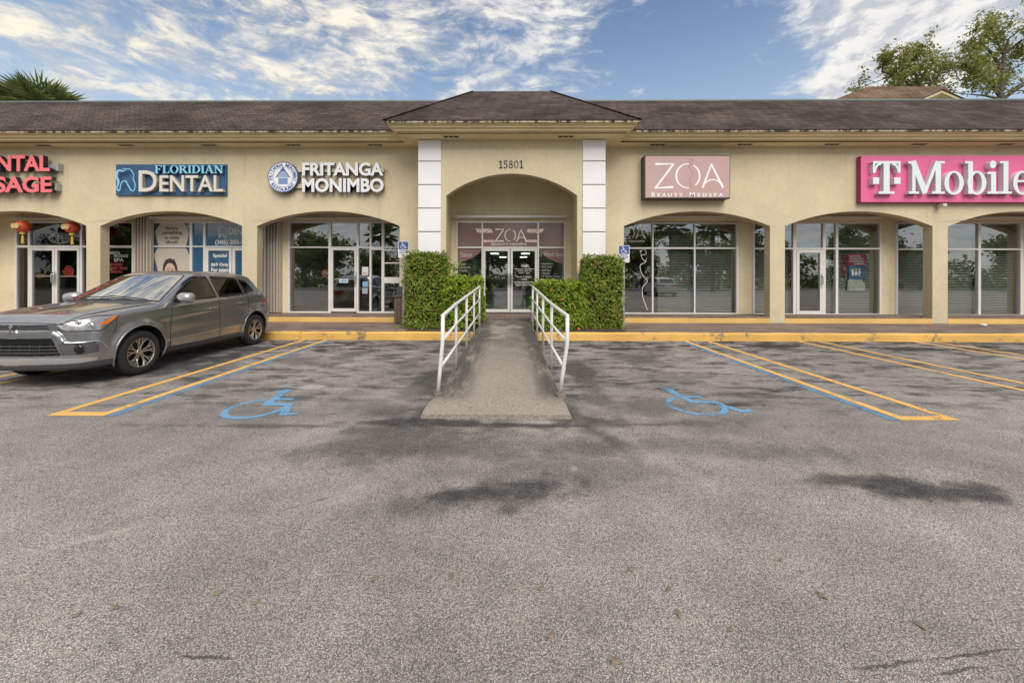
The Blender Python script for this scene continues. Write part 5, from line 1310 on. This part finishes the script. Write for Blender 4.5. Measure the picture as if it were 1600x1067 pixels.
q = P(66, 158, 20.5); fan_palm('cabbage palm top showing above the roof at the far left', (q.x, 20.5, 0), q.z - .8, 2.3, 34)
# taller roof behind at the right
hb_ = thing('hip_roof_building', 'brown hip roof with cream gable showing behind the main roof at right', 'building', P(1400, 435, 19)); yb0 = 17.0
e0, e1 = P(1262, 172, yb0), P(1510, 165, yb0); rz0 = PZ(135.5, yb0 + 2.2, 1400); r0_, r1_ = P(1356, 135.5, yb0 + 2.2), P(1478, 139, yb0 + 2.2)
ez = PZ(172, yb0, 1300)
b = MB().add([(e0.x, yb0, ez), (e1.x, yb0, ez), (r1_.x, yb0 + 2.2, rz0), (r0_.x, yb0 + 2.2, rz0), (e0.x, yb0 + 4.4, ez), (e1.x, yb0 + 4.4, ez)], [(0, 1, 2, 3), (0, 3, 4), (1, 5, 2), (3, 2, 5, 4)])
b.build('roof', M['shingle_far'], hb_)
MB().box(e0.x + .3, e1.x - .3, yb0 + .3, yb0 + 4.1, 7.0, ez - .01).build('wall', M['stucco'], hb_)
gp = P(1472, 141.5, 16.2); gz = PZ(158, 16.2, 1472); hw = 1.25
b = MB()
for k in range(3):
    o = k * .11; zt_ = gp.z - o * .55
    for s in (-1, 1): b.prism([(gp.x, zt_), (gp.x + s * hw * 1.35, gz - .30 - o * .3), (gp.x + s * hw * 1.35, gz - .38 - o * .3), (gp.x, zt_ - .10)], 16.2 + .07 * k, 17.4)
b.prism([(gp.x - hw, gz - .25), (gp.x + hw, gz - .25), (gp.x, gp.z - .15)], 16.5, 17.3); b.build('gable', mat('cream_gable', (.62, .53, .32), .7), hb_)
b = MB(); b.add([(gp.x, 16.15, gp.z + .03), (gp.x + hw * 1.4, 16.15, gz - .3), (gp.x + hw * 1.4, 19, gz - .3), (gp.x, 19, gp.z + .03), (gp.x - hw * 1.4, 16.15, gz - .3), (gp.x - hw * 1.4, 19, gz - .3)], [(0, 1, 2, 3), (0, 3, 5, 4)]); b.build('roof', M['shingle_far'], hb_)

# ------------------------------------------------------------------ what the glass mirrors: trees and palms across the lot, behind the camera
M['leaf_m'] = leaf_mat('street_tree_leaf', (.11, .15, .05), (.27, .31, .11), None, .35)
def round_tree(label, x, y, h, w, n, seed):
    st_ = np.random.default_rng(seed); tr = thing('street_tree', label, 'tree', (x, y, 0), 'trees across the lot'); b = MB()
    b.tube([(x, y, 0), (x + .1, y, h * .3), (x, y + .1, h * .6)], [.2, .15, .08], 8)
    for k in range(6): a = k * 1.05; b.tube([(x, y, h * .3), (x + math.cos(a) * w * .3, y + math.sin(a) * w * .3, h * .65)], [.09, .03], 6)
    b.build('trunk', M['bark'], tr, smooth=True)
    cl_ = st_.normal(0, .42, (26, 3)) * [w, w, h * .5] + [x, y, h * .66]; cl_[:, 2] = np.clip(cl_[:, 2], h * .28, h)
    C = cl_[st_.integers(0, 26, n)] + st_.normal(0, w * .16, (n, 3)); leaves('crown', C, st_.normal(0, 1, (n, 3)), .46, M['leaf_m'], tr, .6); return tr
xs = [-50, -44, -38, -31, -25, -19.5, -14, -9, -4, 1.5, 6, 10.5, 15, 19.5, 24, 29, 34, 40, 46, 53, 60, 68, 76, -58, -67]
for k, x in enumerate(xs):
    round_tree('street tree across the lot mirrored in the glass, number %d from the left' % (k + 1) if False else 'green street tree beyond the lot, mirrored in the shop glass', x, -27 - (k * 37 % 7), 5.2 + (k * 13 % 5) * .75, 2.9 + (k % 3) * .4, 3200, 40 + k)
for k, (x, y, h) in enumerate(((-15, -20, 6.6), (-10.5, -23, 6.2), (17, -16, 6.8), (23, -19, 7.2), (-3, -26, 7.5), (3.5, -28, 7.0))):
    fan_palm('fan palm beyond the lot, mirrored in the shop glass', (x, y, 0), h, 2.0, 26, 'palms across the lot')
b = MB(); hn = 20000
C = np.stack([rng.uniform(-95, 95, hn), rng.uniform(-38, -36, hn), rng.uniform(0, 3.4, hn)], 1); C[:, 2] *= .8 + .2 * np.sin(C[:, 0])
o = leaves('far_hedge', C, rng.normal(0, 1, (hn, 3)) + [0, 1, .4], .5, M['leaf_m']); tag(o, 'long hedge on the far side of the lot', 'hedge', kind='stuff')
# ------------------------------------------------------------------ the parked car: a body shrunk onto a smooth implicit shape
CARX, CARY = -6.58, 4.98                                  # centre line, nose
def tab(pts, sig=.06, n=900):
    xs = np.array([p[0] for p in pts], float); ys = np.array([p[1] for p in pts], float); g_ = np.linspace(xs[0], xs[-1], n); v = np.interp(g_, xs, ys)
    h = (xs[-1] - xs[0]) / (n - 1); k = int(4 * sig / h) + 1; w = np.exp(-.5 * (np.arange(-k, k + 1) * h / sig) ** 2); w /= w.sum()
    pl = v[0] - (v[1] - v[0]) * np.arange(k, 0, -1); pr_ = v[-1] + (v[-1] - v[-2]) * np.arange(1, k + 1); v = np.convolve(np.concatenate([pl, v, pr_]), w, 'valid')
    return lambda q: np.interp(q, g_, v)
TOP = tab([(-.5, .52), (-.12, .82), (0, .92), (.07, .97), (.16, .995), (.5, 1.045), (.9, 1.09), (1.13, 1.115), (1.20, 1.14), (1.98, 1.555), (2.12, 1.60), (2.5, 1.638), (3.0, 1.625), (3.5, 1.575), (3.78, 1.53), (4.0, 1.49), (4.6, 1.36)], .035)
REAR = tab([(-.2, 4.05), (.2, 4.14), (.38, 4.26), (.6, 4.29), (.8, 4.27), (.98, 4.20), (1.08, 4.12), (1.5, 3.80), (1.62, 3.72), (2, 3.5)], .03)
FRONT = tab([(-.2, .40), (.2, .12), (.30, .03), (.40, .0), (.55, .005), (.66, .02), (.78, .03), (.9, .06), (1.1, .2), (1.6, .5)], .025)
SIDE = tab([(-.2, .76), (.15, .815), (.25, .845), (.36, .868), (.55, .882), (.72, .885), (.86, .876), (.96, .858), (1.2, .85)], .03)
def belt(y): return 1.025 + .048 * (y - 1.3)
def smax(a, b_, k): h = np.clip(k - np.abs(a - b_), 0, None) / k; return np.maximum(a, b_) + h * h * k * .25
def sig(q): return 1 / (1 + np.exp(-np.clip(q, -30, 30)))
AX = (.92, 3.58)
def car_f(p):
    x, y, z = np.abs(p[:, 0]), p[:, 1], p[:, 2]
    w = SIDE(z); zb_ = belt(y); up = np.clip(z - zb_ + .03, 0, None)
    w = w - up * .36 - up * up * .10
    w = w - .05 * np.clip((1.0 - y) / 1.0, 0, 2) ** 2 - .055 * np.clip((y - 2.9) / 1.4, 0, 2) ** 2 - np.where(z > zb_, .05 * np.clip((y - 2.2) / 1.8, 0, 2) ** 2, 0)
    mid = np.exp(-((y - 2.25) / 1.15) ** 4)
    w = w - .016 * mid * sig((.80 + .070 * (y - 1.3) - z) / .014) * sig((z - .45) / .05) + .016 * mid * np.exp(-((z - (.46 + .035 * (y - 1.2))) / .06) ** 2)
    for ax in AX: d_ = np.sqrt((y - ax) ** 2 + (z - .35) ** 2); w = w + .024 * np.exp(-((d_ - .42) / .07) ** 2)
    side = x - w
    top = (z - (TOP(y - .20 * x * x) - .045 * x * x + .018 * np.exp(-((x - (.52 + .12 * y)) / .06) ** 2) * sig((1.1 - y) / .08) * sig((y - .12) / .04))) * .93
    fr = (FRONT(z) + .10 * (x / .85) ** 2 + .14 * (x / .85) ** 5) - y
    rr_ = y - (REAR(z) - .07 * (x / .85) ** 2 - .06 * (x / .85) ** 6)
    bot = (.245 + .05 * np.clip((.5 - y) / .5, 0, 1) * 0 + .06 * sig((y - 4.0) / .08)) - z
    f = smax(side, top, .10); f = smax(f, fr, .10); f = smax(f, rr_ * .9, .09); return smax(f, bot, .05)
def shrink(p, it=14):
    p = p.copy(); e = 1.5e-3
    for _ in range(it):
        f = car_f(p); g_ = np.stack([(car_f(p + d_) - car_f(p - d_)) / (2 * e) for d_ in np.eye(3) * e], 1)
        p -= np.clip(f / (np.sum(g_ * g_, 1) + .05), -.06, .06)[:, None] * g_
    return p
def car_grid():
    NA, NB_, NC = 330, 130, 96; V, Fc, off, faces_id = [], [], 0, []
    def face(fix, val, n1, n2, flip):
        nonlocal off
        u, v = np.meshgrid(np.linspace(-1, 1, n1 + 1), np.linspace(-1, 1, n2 + 1), indexing='ij'); c = np.full(u.shape, float(val))
        abc = {'a': (c, u, v), 'b': (u, c, v), 'c': (u, v, c)}[fix]; a_, b_, c_ = [q.ravel() for q in abc]
        y = .05 + (a_ + 1) / 2 * 4.1; x = b_ * .84; zt_ = TOP(np.clip(y, .05, 3.9) - .2 * x * x) - .03 - .05 * x * x; z = .23 + (c_ + 1) / 2 * (zt_ - .23); x = x * (1 - .20 * np.clip(z - 1.0, 0, 1) / .6); y = np.where(y > 3.7, 3.7 + (y - 3.7) * (REAR(z) - 3.7) / .45, y)
        V.append(np.stack([x, y, z], 1)); i = np.arange((n1 + 1) * (n2 + 1)).reshape(n1 + 1, n2 + 1) + off
        q = np.stack([i[:-1, :-1], i[1:, :-1], i[1:, 1:], i[:-1, 1:]], -1).reshape(-1, 4); Fc.append(q[:, ::-1] if flip else q); off += (n1 + 1) * (n2 + 1)
    face('a', -1, NB_, NC, False); face('a', 1, NB_, NC, True); face('b', -1, NA, NC, False); face('b', 1, NA, NC, True); face('c', 1, NA, NB_, False); face('c', -1, NA // 4, NB_ // 4, True)
    return np.concatenate(V), np.concatenate(Fc)
V0, F0 = car_grid(); V1 = shrink(V0)
_k = np.round(V1 / 2e-4).astype(np.int64); _, first, inv = np.unique(_k, axis=0, return_index=True, return_inverse=True); inv = inv.ravel()
V1 = V1[first]; F1 = inv[F0]
ok = np.array([(F1[:, i] != F1[:, (i + 1) % 4]) for i in range(4)]).all(0) & (F1[:, 0] != F1[:, 2]) & (F1[:, 1] != F1[:, 3]); F1 = F1[ok]
e = 2e-3; NRM = np.stack([(car_f(V1 + d_) - car_f(V1 - d_)) for d_ in np.eye(3) * e], 1); NRM /= np.linalg.norm(NRM, axis=1)[:, None]
# face up the way the surface does
fa, fb, fc2, fd = [V1[F1[:, i]] for i in range(4)]; fn = np.cross(fc2 - fa, fd - fb); nav = NRM[F1].mean(1); fl_m = (fn * nav).sum(1) < 0; F1[fl_m] = F1[fl_m][:, ::-1]
Cc = V1[F1].mean(1); Nn = NRM[F1].mean(1)
ax_, ay, az_ = np.abs(Cc[:, 0]), Cc[:, 1], Cc[:, 2]
def inpoly(u, v, poly):
    r_ = np.zeros(len(u), bool); n = len(poly)
    for i in range(n):
        x1, y1 = poly[i]; x2, y2 = poly[(i + 1) % n]
        c_ = ((y1 > v) != (y2 > v)); r_ ^= c_ & (u < (x2 - x1) * (v - y1) / ((y2 - y1) if y2 != y1 else 1e-9) + x1)
    return r_
kind = np.zeros(len(F1), int)       # 0 body
sidew = np.abs(Nn[:, 0]) > .45
glz = lambda pts: [(y, belt(y) + d_ if d_ < .2 else d_) for y, d_ in pts]
WIN_F = [(1.55, 1.085), (1.62, 1.075), (2.50, 1.108), (2.44, 1.535), (2.12, 1.52), (1.90, 1.42), (1.68, 1.24)]
WIN_R = [(2.57, 1.112), (3.28, 1.145), (3.22, 1.49), (2.95, 1.52), (2.52, 1.535)]
WIN_Q = [(3.33, 1.15), (3.66, 1.215), (3.52, 1.42), (3.27, 1.485)]
s_ = ax_ + ay
kind[sidew & inpoly(ay, az_, WIN_F)] = 1; kind[sidew & inpoly(ay, az_, WIN_R)] = 2; kind[sidew & inpoly(ay, az_, WIN_Q)] = 3
yy = ay - .20 * ax_ ** 2
wsm = (Nn[:, 2] > .3) & (yy > 1.185) & (yy < 1.965) & (ax_ < .775 - .20 * (yy - 1.2) / .77) ; kind[wsm] = 4
rg = (Nn[:, 1] > .3) & (az_ > 1.13) & (az_ < 1.47) & (ax_ < .62 - .12 * (az_ - 1.13) / .34) & (ay > 3.5); kind[rg] = 5
LAMP = [(.60, .885), (1.40, .965), (1.47, .95), (1.20, .765), (.74, .78), (.63, .845)]
fl_ok = ay < .95
kind[fl_ok & inpoly(s_, az_, LAMP)] = 6
kind[fl_ok & inpoly(s_, az_, [(1.17, .86), (1.40, .945), (1.44, .94), (1.30, .85), (1.18, .83)])] = 7
front = (Nn[:, 1] < -.2) & (ay < .6)
kind[front & inpoly(s_, az_, [(-1, .80), (.52, .80), (.50, .868), (-1, .868)]) & (ax_ < .50)] = 8
kind[front & inpoly(s_, az_, [(-1, .46), (.68, .46), (.56, .69), (-1, .69)])] = 8
kind[front & inpoly(s_, az_, [(.68, .46), (.98, .45), (1.28, .485), (1.12, .615), (.64, .62)]) & (kind == 0)] = 9
kind[front & inpoly(s_, az_, [(.49, .795), (.74, .775), (.62, .85), (.62, .89), (.49, .872)]) & (kind == 0)] = 12
kind[(az_ < .345) & (Nn[:, 2] < .9) & (ay > .02)] = 9
tl = (ay > 3.85) & inpoly(ay - .3 * ax_ + .25, az_, [(3.86, .98), (3.98, 1.02), (4.4, .98), (4.4, .80), (4.1, .84)]); kind[tl] = 10
# wheel openings
drop = np.zeros(len(F1), bool)
for a_ in AX: drop |= (np.hypot(ay - a_, az_ - .362) < .408) & (ax_ > .50) & (az_ < .78)
kind[drop] = -1
M['car_paint'] = mat('grey_metallic_paint', (.36, .363, .375), .25, .8, var=.03, scale=.8, coat=1.0)
def car_glass(name, tint, refl):
    return glass_mat(name, tint, refl)
M['screen'] = car_glass('windscreen_glass', (.40, .42, .42), .60); M['privacy'] = car_glass('privacy_glass', (.05, .05, .055), .07); M['side_glass'] = car_glass('side_glass', (.45, .47, .44), .08)
M['black_plastic'] = mat('black_plastic', (.022, .022, .024), .5, var=.1); M['gloss_black'] = mat('gloss_black', (.012, .012, .013), .15); M['chrome'] = mat('chrome', (.75, .75, .76), .12, 1.0, var=0)
M['lamp_glass'] = mat('lamp_reflector', (.36, .36, .35), .14, .6, var=.5, scale=30, coat=1); M['amber'] = mat('amber_lens', (.85, .20, .02), .2, coat=1, var=0); M['red_lens'] = mat('red_lens', (.45, .01, .012), .2, coat=1, var=0)
M['plastic_grey'] = mat('bumper_grey_plastic', (.075, .075, .08), .5, var=.1); M['lip'] = mat('silver_skid_lip', (.52, .53, .55), .3, .6, var=.05)
kind[front & (kind == 0) & inpoly(s_, az_, [(-1, .325), (.55, .325), (1.2, .36), (1.2, .40), (.62, .425), (.5, .435), (-1, .435)])] = 11
car = thing('parked_car', 'grey metallic compact crossover car parked nose out, left of the ramp', 'car', (CARX, CARY + 2.15, 0))
Lw = np.array([CARX, CARY, 0.0]); VW = V1 + Lw
def car_part(name, k, m, parent=None, cond=None, push=0.0):
    sel = (kind == k) if np.isscalar(k) else np.isin(kind, k)
    if cond is not None: sel = sel & cond
    f = F1[sel]
    if not len(f): return None
    u, inv_ = np.unique(f.ravel(), return_inverse=True); v = VW[u] + NRM[u] * push
    o = mesh_obj(name, v, inv_.reshape(-1, 4), m, parent or car, smooth=True, fix=False)
    o.data.normals_split_custom_set_from_vertices(NRM[u].tolist()); return o
body = car_part('body', 0, M['car_paint'])
L_, R_ = Cc[:, 0] > 0, Cc[:, 0] < 0
doors = {}
for sd_, nm in ((L_, 1), (R_, -1)):
    car_part('side_window', 1, M['side_glass'], cond=sd_); car_part('side_window', 2, M['privacy'], cond=sd_); car_part('side_window', 3, M['privacy'], cond=sd_)
    h_ = car_part('headlight', 6, M['lamp_glass'], cond=sd_)
    car_part('turn_signal', 7, M['amber'], h_, cond=sd_); car_part('tail_lamp', 10, M['red_lens'], cond=sd_); car_part('fog_lamp_recess', 9, M['plastic_grey'], cond=sd_ & (ay < .8) & (az_ > .42))
for sd_ in (L_, R_): car_part('grille_corner', 12, M['plastic_grey'], cond=sd_)
car_part('windscreen', 4, M['screen']); car_part('rear_window', 5, M['privacy'])
car_part('grille', 8, M['gloss_black'], push=-.012); car_part('sill', 9, M['plastic_grey'], cond=~((ay < .8) & (az_ > .42))); car_part('skid_lip', 11, M['lip'])
def onto(pts, n=24, push=0.0):
    """points (x, y, z) in car coordinates, smoothed and laid on the body"""
    q = np.array([tuple(p) for p in smooth_pts([Vector(p) for p in pts], n)]); q = shrink(q, 10)
    nn_ = np.stack([(car_f(q + d_) - car_f(q - d_)) for d_ in np.eye(3) * e], 1); nn_ /= np.linalg.norm(nn_, axis=1)[:, None]
    return (q + nn_ * push + Lw).tolist()
def seam(pts, r_, m, name, parent=None, push=0.0, n=8): return MB().tube(onto(pts, n, push), r_, 6).build(name, m, parent or car, smooth=True)
b = MB()
for s in (1, -1):
    for pts in ([(.8, 1.47, 1.00), (.88, 1.44, .80), (.88, 1.42, .55), (.87, 1.40, .33)], [(.78, 2.53, 1.07), (.88, 2.53, .8), (.88, 2.53, .5), (.87, 2.53, .33)],
                [(.78, 3.34, 1.12), (.86, 3.38, .95), (.88, 3.32, .75), (.88, 3.16, .55), (.87, 3.08, .40)], [(.87, 1.40, .335), (.88, 2.2, .335), (.87, 3.06, .36)],
                [(.60, .10, .93), (.68, .30, .99), (.74, .8, 1.045), (.78, 1.25, 1.07)], [(.86, .56, .93), (.87, .54, .82), (.88, .50, .70)]):
        b.tube(onto([(s * x, y, z) for x, y, z in pts], 7, .0), .0058, 5)
b.tube(onto([(x, .04, .915) for x in np.linspace(-.62, .62, 6)], 4), .005, 5)
b.build('panel_gap', M['black'], body, smooth=True)
for s in (1, -1):                                          # rubber round the side glass
    b = MB()
    for w_ in (WIN_F, WIN_R, WIN_Q):
        pts = [(s * .75, y, z) for y, z in w_]; dense = []
        for i in range(len(pts)):
            p0, p1 = np.array(pts[i]), np.array(pts[(i + 1) % len(pts)]); dense += [tuple(p0 + (p1 - p0) * j / 8) for j in range(8)]
        q = shrink(np.array(dense), 10) + Lw; b.tube(q.tolist(), .013, 6, closed=True)
    b.build('window_rubber', M['black_plastic'], car, smooth=True)
edge_ = [(x, 1.2 + .2 * x * x, 1.1) for x in np.linspace(-.76, .76, 14)]
b = MB().tube(onto(edge_, 2), .016, 6)
for s in (1, -1): b.tube(onto([(s * (.775 - .2 * k), 1.2 + .77 * k + .2 * (.775 - .2 * k) ** 2, 1.12 + .44 * k) for k in np.linspace(0, 1, 8)], 2), .010, 6)
b.build('windscreen_seal', M['black_plastic'], car, smooth=True)
# grille bars, badge, bright trim, fog lamps, plate band
b = MB()
for z in (.815, .837, .858): b.tube(onto([(x, .03, z) for x in np.linspace(-.47, .47, 9)], 2, -.002), .006, 6)
for z in (.50, .545, .59): b.tube(onto([(x, .01, z) for x in np.linspace(-.62, .62, 9)], 2, -.002), .006, 6)
for x in np.linspace(-.5, .5, 9): b.tube(onto([(x, .01, z) for z in (.475, .54, .61)], 2, -.006), .003, 4)
b.build('grille_bar', M['plastic_grey'], car, smooth=True)
b = MB(); yb_ = FRONT(.80) - .012
for a0 in (90, 210, 330):
    c_, s2 = math.cos(R(a0)), math.sin(R(a0)); L2 = .075
    pts = [(0, 0), (L2 * math.cos(R(a0 - 30)) * .58, L2 * math.sin(R(a0 - 30)) * .58), (c_ * L2, s2 * L2), (L2 * math.cos(R(a0 + 30)) * .58, L2 * math.sin(R(a0 + 30)) * .58)]
    b.prism([(CARX + x, .805 + z) for x, z in pts], CARY + yb_ - .008, CARY + yb_ + .01)
b.build('badge', M['chrome'], car)
for s in (1, -1):
    b = MB().tube(onto([(s * .52, .05, .765), (s * .58, .06, .72), (s * .62, .08, .655), (s * .66, .1, .625), (s * .80, .16, .622), (s * .88, .33, .612), (s * .88, .42, .49)], 6, .006), [.034] * 8 + [.028] * 6 + [.016] * 5 + [.009] * 18, 8)
    b.build('chrome_trim', M['chrome'], car, smooth=True)
    q = onto([(s * .74, .15, .535), (s * .741, .15, .535)], 1, -.002)[0]
    b = MB().lathe([(.0, -.02), (.034, -.018), (.044, -.004), (.062, -.012), (.068, .02)], q, 20, 'y'); b.build('fog_lamp', M['gloss_black'], car, smooth=True)
    hl = [o for o in car.children if o.name.startswith('headlight')][0 if s > 0 else 1]
    b = MB()
    for x_, z_, r_ in ((.80, .835, .05), (.66, .842, .042)):
        q = onto([(s * x_, .25, z_), (s * x_ + .001, .25, z_)], 1, .0)[0]; b.lathe([(r_, .012), (r_ * .96, -.010), (r_ * .80, -.006), (r_ * .78, .0), (r_ * .5, -.012), (0, -.018)], (q[0] , q[1], q[2]), 20, 'y')
    b.build('lens', M['chrome'], hl, smooth=True)
    for pts in ([(s * .52, .05, .885), (s * .70, .22, .935), (s * .84, .52, .962)], [(s * .55, .06, .83), (s * .62, .12, .778), (s * .80, .28, .768), (s * .86, .36, .775), (s * .87, .60, .955)]):
        seam(pts, .007, M['black_plastic'], 'lamp_edge', hl)
    # mirror
    mx = CARX + s * .965; my = CARY + 1.62; mz = 1.165; n = 14; vs = []
    sec = [(-.13, .0), (-.105, .62), (-.04, .95), (.05, 1.0), (.11, .92), (.14, .62)]
    for dx_, k in sec:
        for j in range(n): a = 2 * math.pi * j / n; vs.append((mx + s * dx_, my + .10 * k * math.cos(a) * (1.15 if math.cos(a) < 0 else .6), mz + .092 * max(k, .02) * math.copysign(abs(math.sin(a)) ** .75, math.sin(a)) - .012 * (dx_ > 0)))
    b = MB().add(vs, [(i * n + j, i * n + (j + 1) % n, (i + 1) * n + (j + 1) % n, (i + 1) * n + j) for i in range(len(sec) - 1) for j in range(n)] + [tuple((len(sec) - 1) * n + j for j in range(n))])
    mr = b.build('mirror', mat('mirror_silver', (.42, .42, .42), .25, .6, var=.03, coat=1), car, smooth=True)
    MB().bar((CARX + s * .82, my + .02, mz - .085), (mx - s * .02, my + .01, mz - .062), .05, .03).build('mirror_foot', M['black_plastic'], mr)
    for yh_ in (2.34, 3.16):
        zh_ = .80 + .065 * (yh_ - 1.3) + .055; q = onto([(s * .9, yh_ - .10, zh_ - .004), (s * .9, yh_, zh_), (s * .9, yh_ + .10, zh_ + .004)], 6, .022)
        MB().tube(q, [.010] + [.015] * (len(q) - 2) + [.010], 8).build('door_handle', M['car_paint'], car, smooth=True)
# wipers
b = MB()
for x0, x1 in ((.62, -.02), (.0, -.62)):
    b.tube(onto([(x0, 1.27, 1.14), ((x0 + x1) / 2 + .1, 1.27, 1.145), (x1, 1.30, 1.15)], 5, .018), .009, 5)
b.build('wiper', M['black_plastic'], car)
# wheel-arch liners, cabin, wheels
for a_ in AX:
    for s in (1, -1):
        b = MB(); n = 26; arc = [(a_ + .412 * math.cos(R(-25 + 230 * k / n)), .362 + .412 * math.sin(R(-25 + 230 * k / n))) for k in range(n + 1)]
        vs = [(CARX + s * x, CARY + y, z) for x in (.50, .845) for y, z in arc]; b.add(vs, [(k, k + 1, n + 2 + k, n + 1 + k) for k in range(n)])
        b.add([(CARX + s * .50, CARY + y, z) for y, z in arc], [tuple(range(n + 1))]); b.build('wheel_arch_liner', M['black_plastic'], car, fix=False)
for a_ in AX:
    for s in (1, -1):
        n = 30; p_ = shrink(np.array([(s * .86, a_ + .410 * math.cos(R(-22 + 224 * k / n)), .362 + .410 * math.sin(R(-22 + 224 * k / n))) for k in range(n + 1)]), 4); p_[:, 1] = [a_ + .410 * math.cos(R(-22 + 224 * k / n)) for k in range(n + 1)]; p_[:, 2] = [.362 + .410 * math.sin(R(-22 + 224 * k / n)) for k in range(n + 1)]
        b = MB().tube((p_ + Lw - np.array([s * .008, 0, 0])).tolist(), .016, 8); b.build('wheel_arch_lip', M['car_paint'], body, smooth=True)
M['seat'] = mat('grey_seat_cloth', (.06, .06, .058), .85)
def seat(x, y):
    o = MB(); cx = CARX + x; cy = CARY + y
    o.box(cx - .24, cx + .24, cy - .25, cy + .25, .48, .62)
    o.build('seat_cushion', M['seat'], car, bevel=.05)
    bk = MB().add([(cx - .23, cy + .20, .60), (cx + .23, cy + .20, .60), (cx + .20, cy + .40, 1.16), (cx - .20, cy + .40, 1.16), (cx - .23, cy + .33, .60), (cx + .23, cy + .33, .60), (cx + .20, cy + .48, 1.16), (cx - .20, cy + .48, 1.16)], [(0, 1, 2, 3), (4, 7, 6, 5), (0, 3, 7, 4), (1, 5, 6, 2), (3, 2, 6, 7), (0, 4, 5, 1)])
    bk.box(cx - .13, cx + .13, cy + .42, cy + .52, 1.20, 1.38); bk.build('seat_back', M['seat'], car, bevel=.03)
for x in (.36, -.36): seat(x, 2.15)
seat(.36, 2.95); seat(-.36, 2.95)
MB().box(CARX - .72, CARX + .72, CARY + 1.35, CARY + 1.72, .75, 1.03).build('dashboard', M['black_plastic'], car, bevel=.06)
MB().tube([(CARX + .36 + .18 * math.cos(a), CARY + 1.86 - .05 * math.sin(a), .98 + .17 * math.sin(a)) for a in np.linspace(0, 2 * math.pi, 25)[:-1]], .016, 8, closed=True).build('steering_wheel', M['black_plastic'], car, smooth=True)
b = MB().box(CARX - .78, CARX + .78, CARY + .4, CARY + 4.0, .22, .30); b.build('floor_pan', M['black_plastic'], car)
M['tyre'] = mat('tyre_rubber', (.025, .024, .023), .8, var=.25, scale=9); M['rim'] = mat('machined_rim', (.52, .47, .42), .3, .8, var=.05); M['rim_dark'] = mat('dark_rim', (.03, .029, .028), .45, .3)
def wheel(s, ya):
    c = (CARX + s * .765, CARY + ya, .343); pr = [(.222, .102), (.235, .112), (.27, .116), (.300, .112), (.322, .100), (.338, .080)]
    tread = [(.343, .070), (.343, .050), (.333, .048), (.333, .042), (.344, .040), (.344, .006), (.333, .004), (.333, -.004), (.344, -.006), (.344, -.040), (.333, -.042), (.333, -.048), (.343, -.050), (.343, -.070)]
    prof = pr + tread + [(r_, -h) for r_, h in pr[::-1]]
    w = MB().lathe([(r_, h * s) for r_, h in prof], c, 64, 'x').build('wheel', M['tyre'], car, smooth=True); w.data.polygons.foreach_set('use_smooth', [False] * len(w.data.polygons)) if False else None
    MB().lathe([(.224, .098 * s), (.222, .06 * s), (.21, .03 * s), (.205, -.08 * s)], c, 48, 'x').lathe([(.205, -.02 * s), (.0, -.02 * s)], c, 48, 'x').build('rim_barrel', M['rim_dark'], w, smooth=True)
    b = MB(); xo = c[0] + s * .093
    def pt(r_, a, dx_=0): return Vector((xo + s * dx_, c[1] + r_ * math.cos(a), c[2] + r_ * math.sin(a)))
    b.lathe([(.226, .106 * s), (.218, .107 * s), (.212, .10 * s), (.212, .08 * s)], c, 48, 'x')
    for k in range(5):
        a0 = R(90 + 72 * k)
        for sg_ in (-1, 1):
            pts = [(.045, a0 + sg_ * .28, -.022), (.105, a0 + sg_ * .17, -.014), (.15, a0 + sg_ * .24, -.006), (.215, a0 + sg_ * .42, .004)]
            for (p0, p1), w_ in zip(zip(pts, pts[1:]), (.022, .021, .019)): b.bar(pt(*p0), pt(*p1), .020, w_)
            p0, p1 = (.125, a0 + sg_ * .19, -.010), (.215, a0 + sg_ * .12, .004); b.bar(pt(*p0), pt(*p1), .020, .015)
    b.lathe([(.058, .078 * s), (.05, .088 * s), (.03, .09 * s), (0, .09 * s)], c, 24, 'x'); b.build('rim', M['rim'], w)
    b = MB()
    for k in range(5): a = R(54 + 72 * k); q = pt(.042, a, -.010); b.lathe([(.010, -.006), (.010, .008 * s), (0, .008 * s)], tuple(q), 8, 'x')
    b.build('wheel_nut', M['rim_dark'], w)
for s in (1, -1):
    for ya in AX: wheel(s, ya)

car2 = dup(car, (13.2, -9.5, 0), 'pale car standing across the lot, seen only as a mirror image in the salon window'); M['car_white'] = mat('white_car_paint', (.62, .62, .60), .3, .1, var=.03, coat=1)
for c_ in car2.children:
    if c_.name.startswith('body'): c_.data = c_.data.copy(); c_.data.materials[0] = M['car_white']
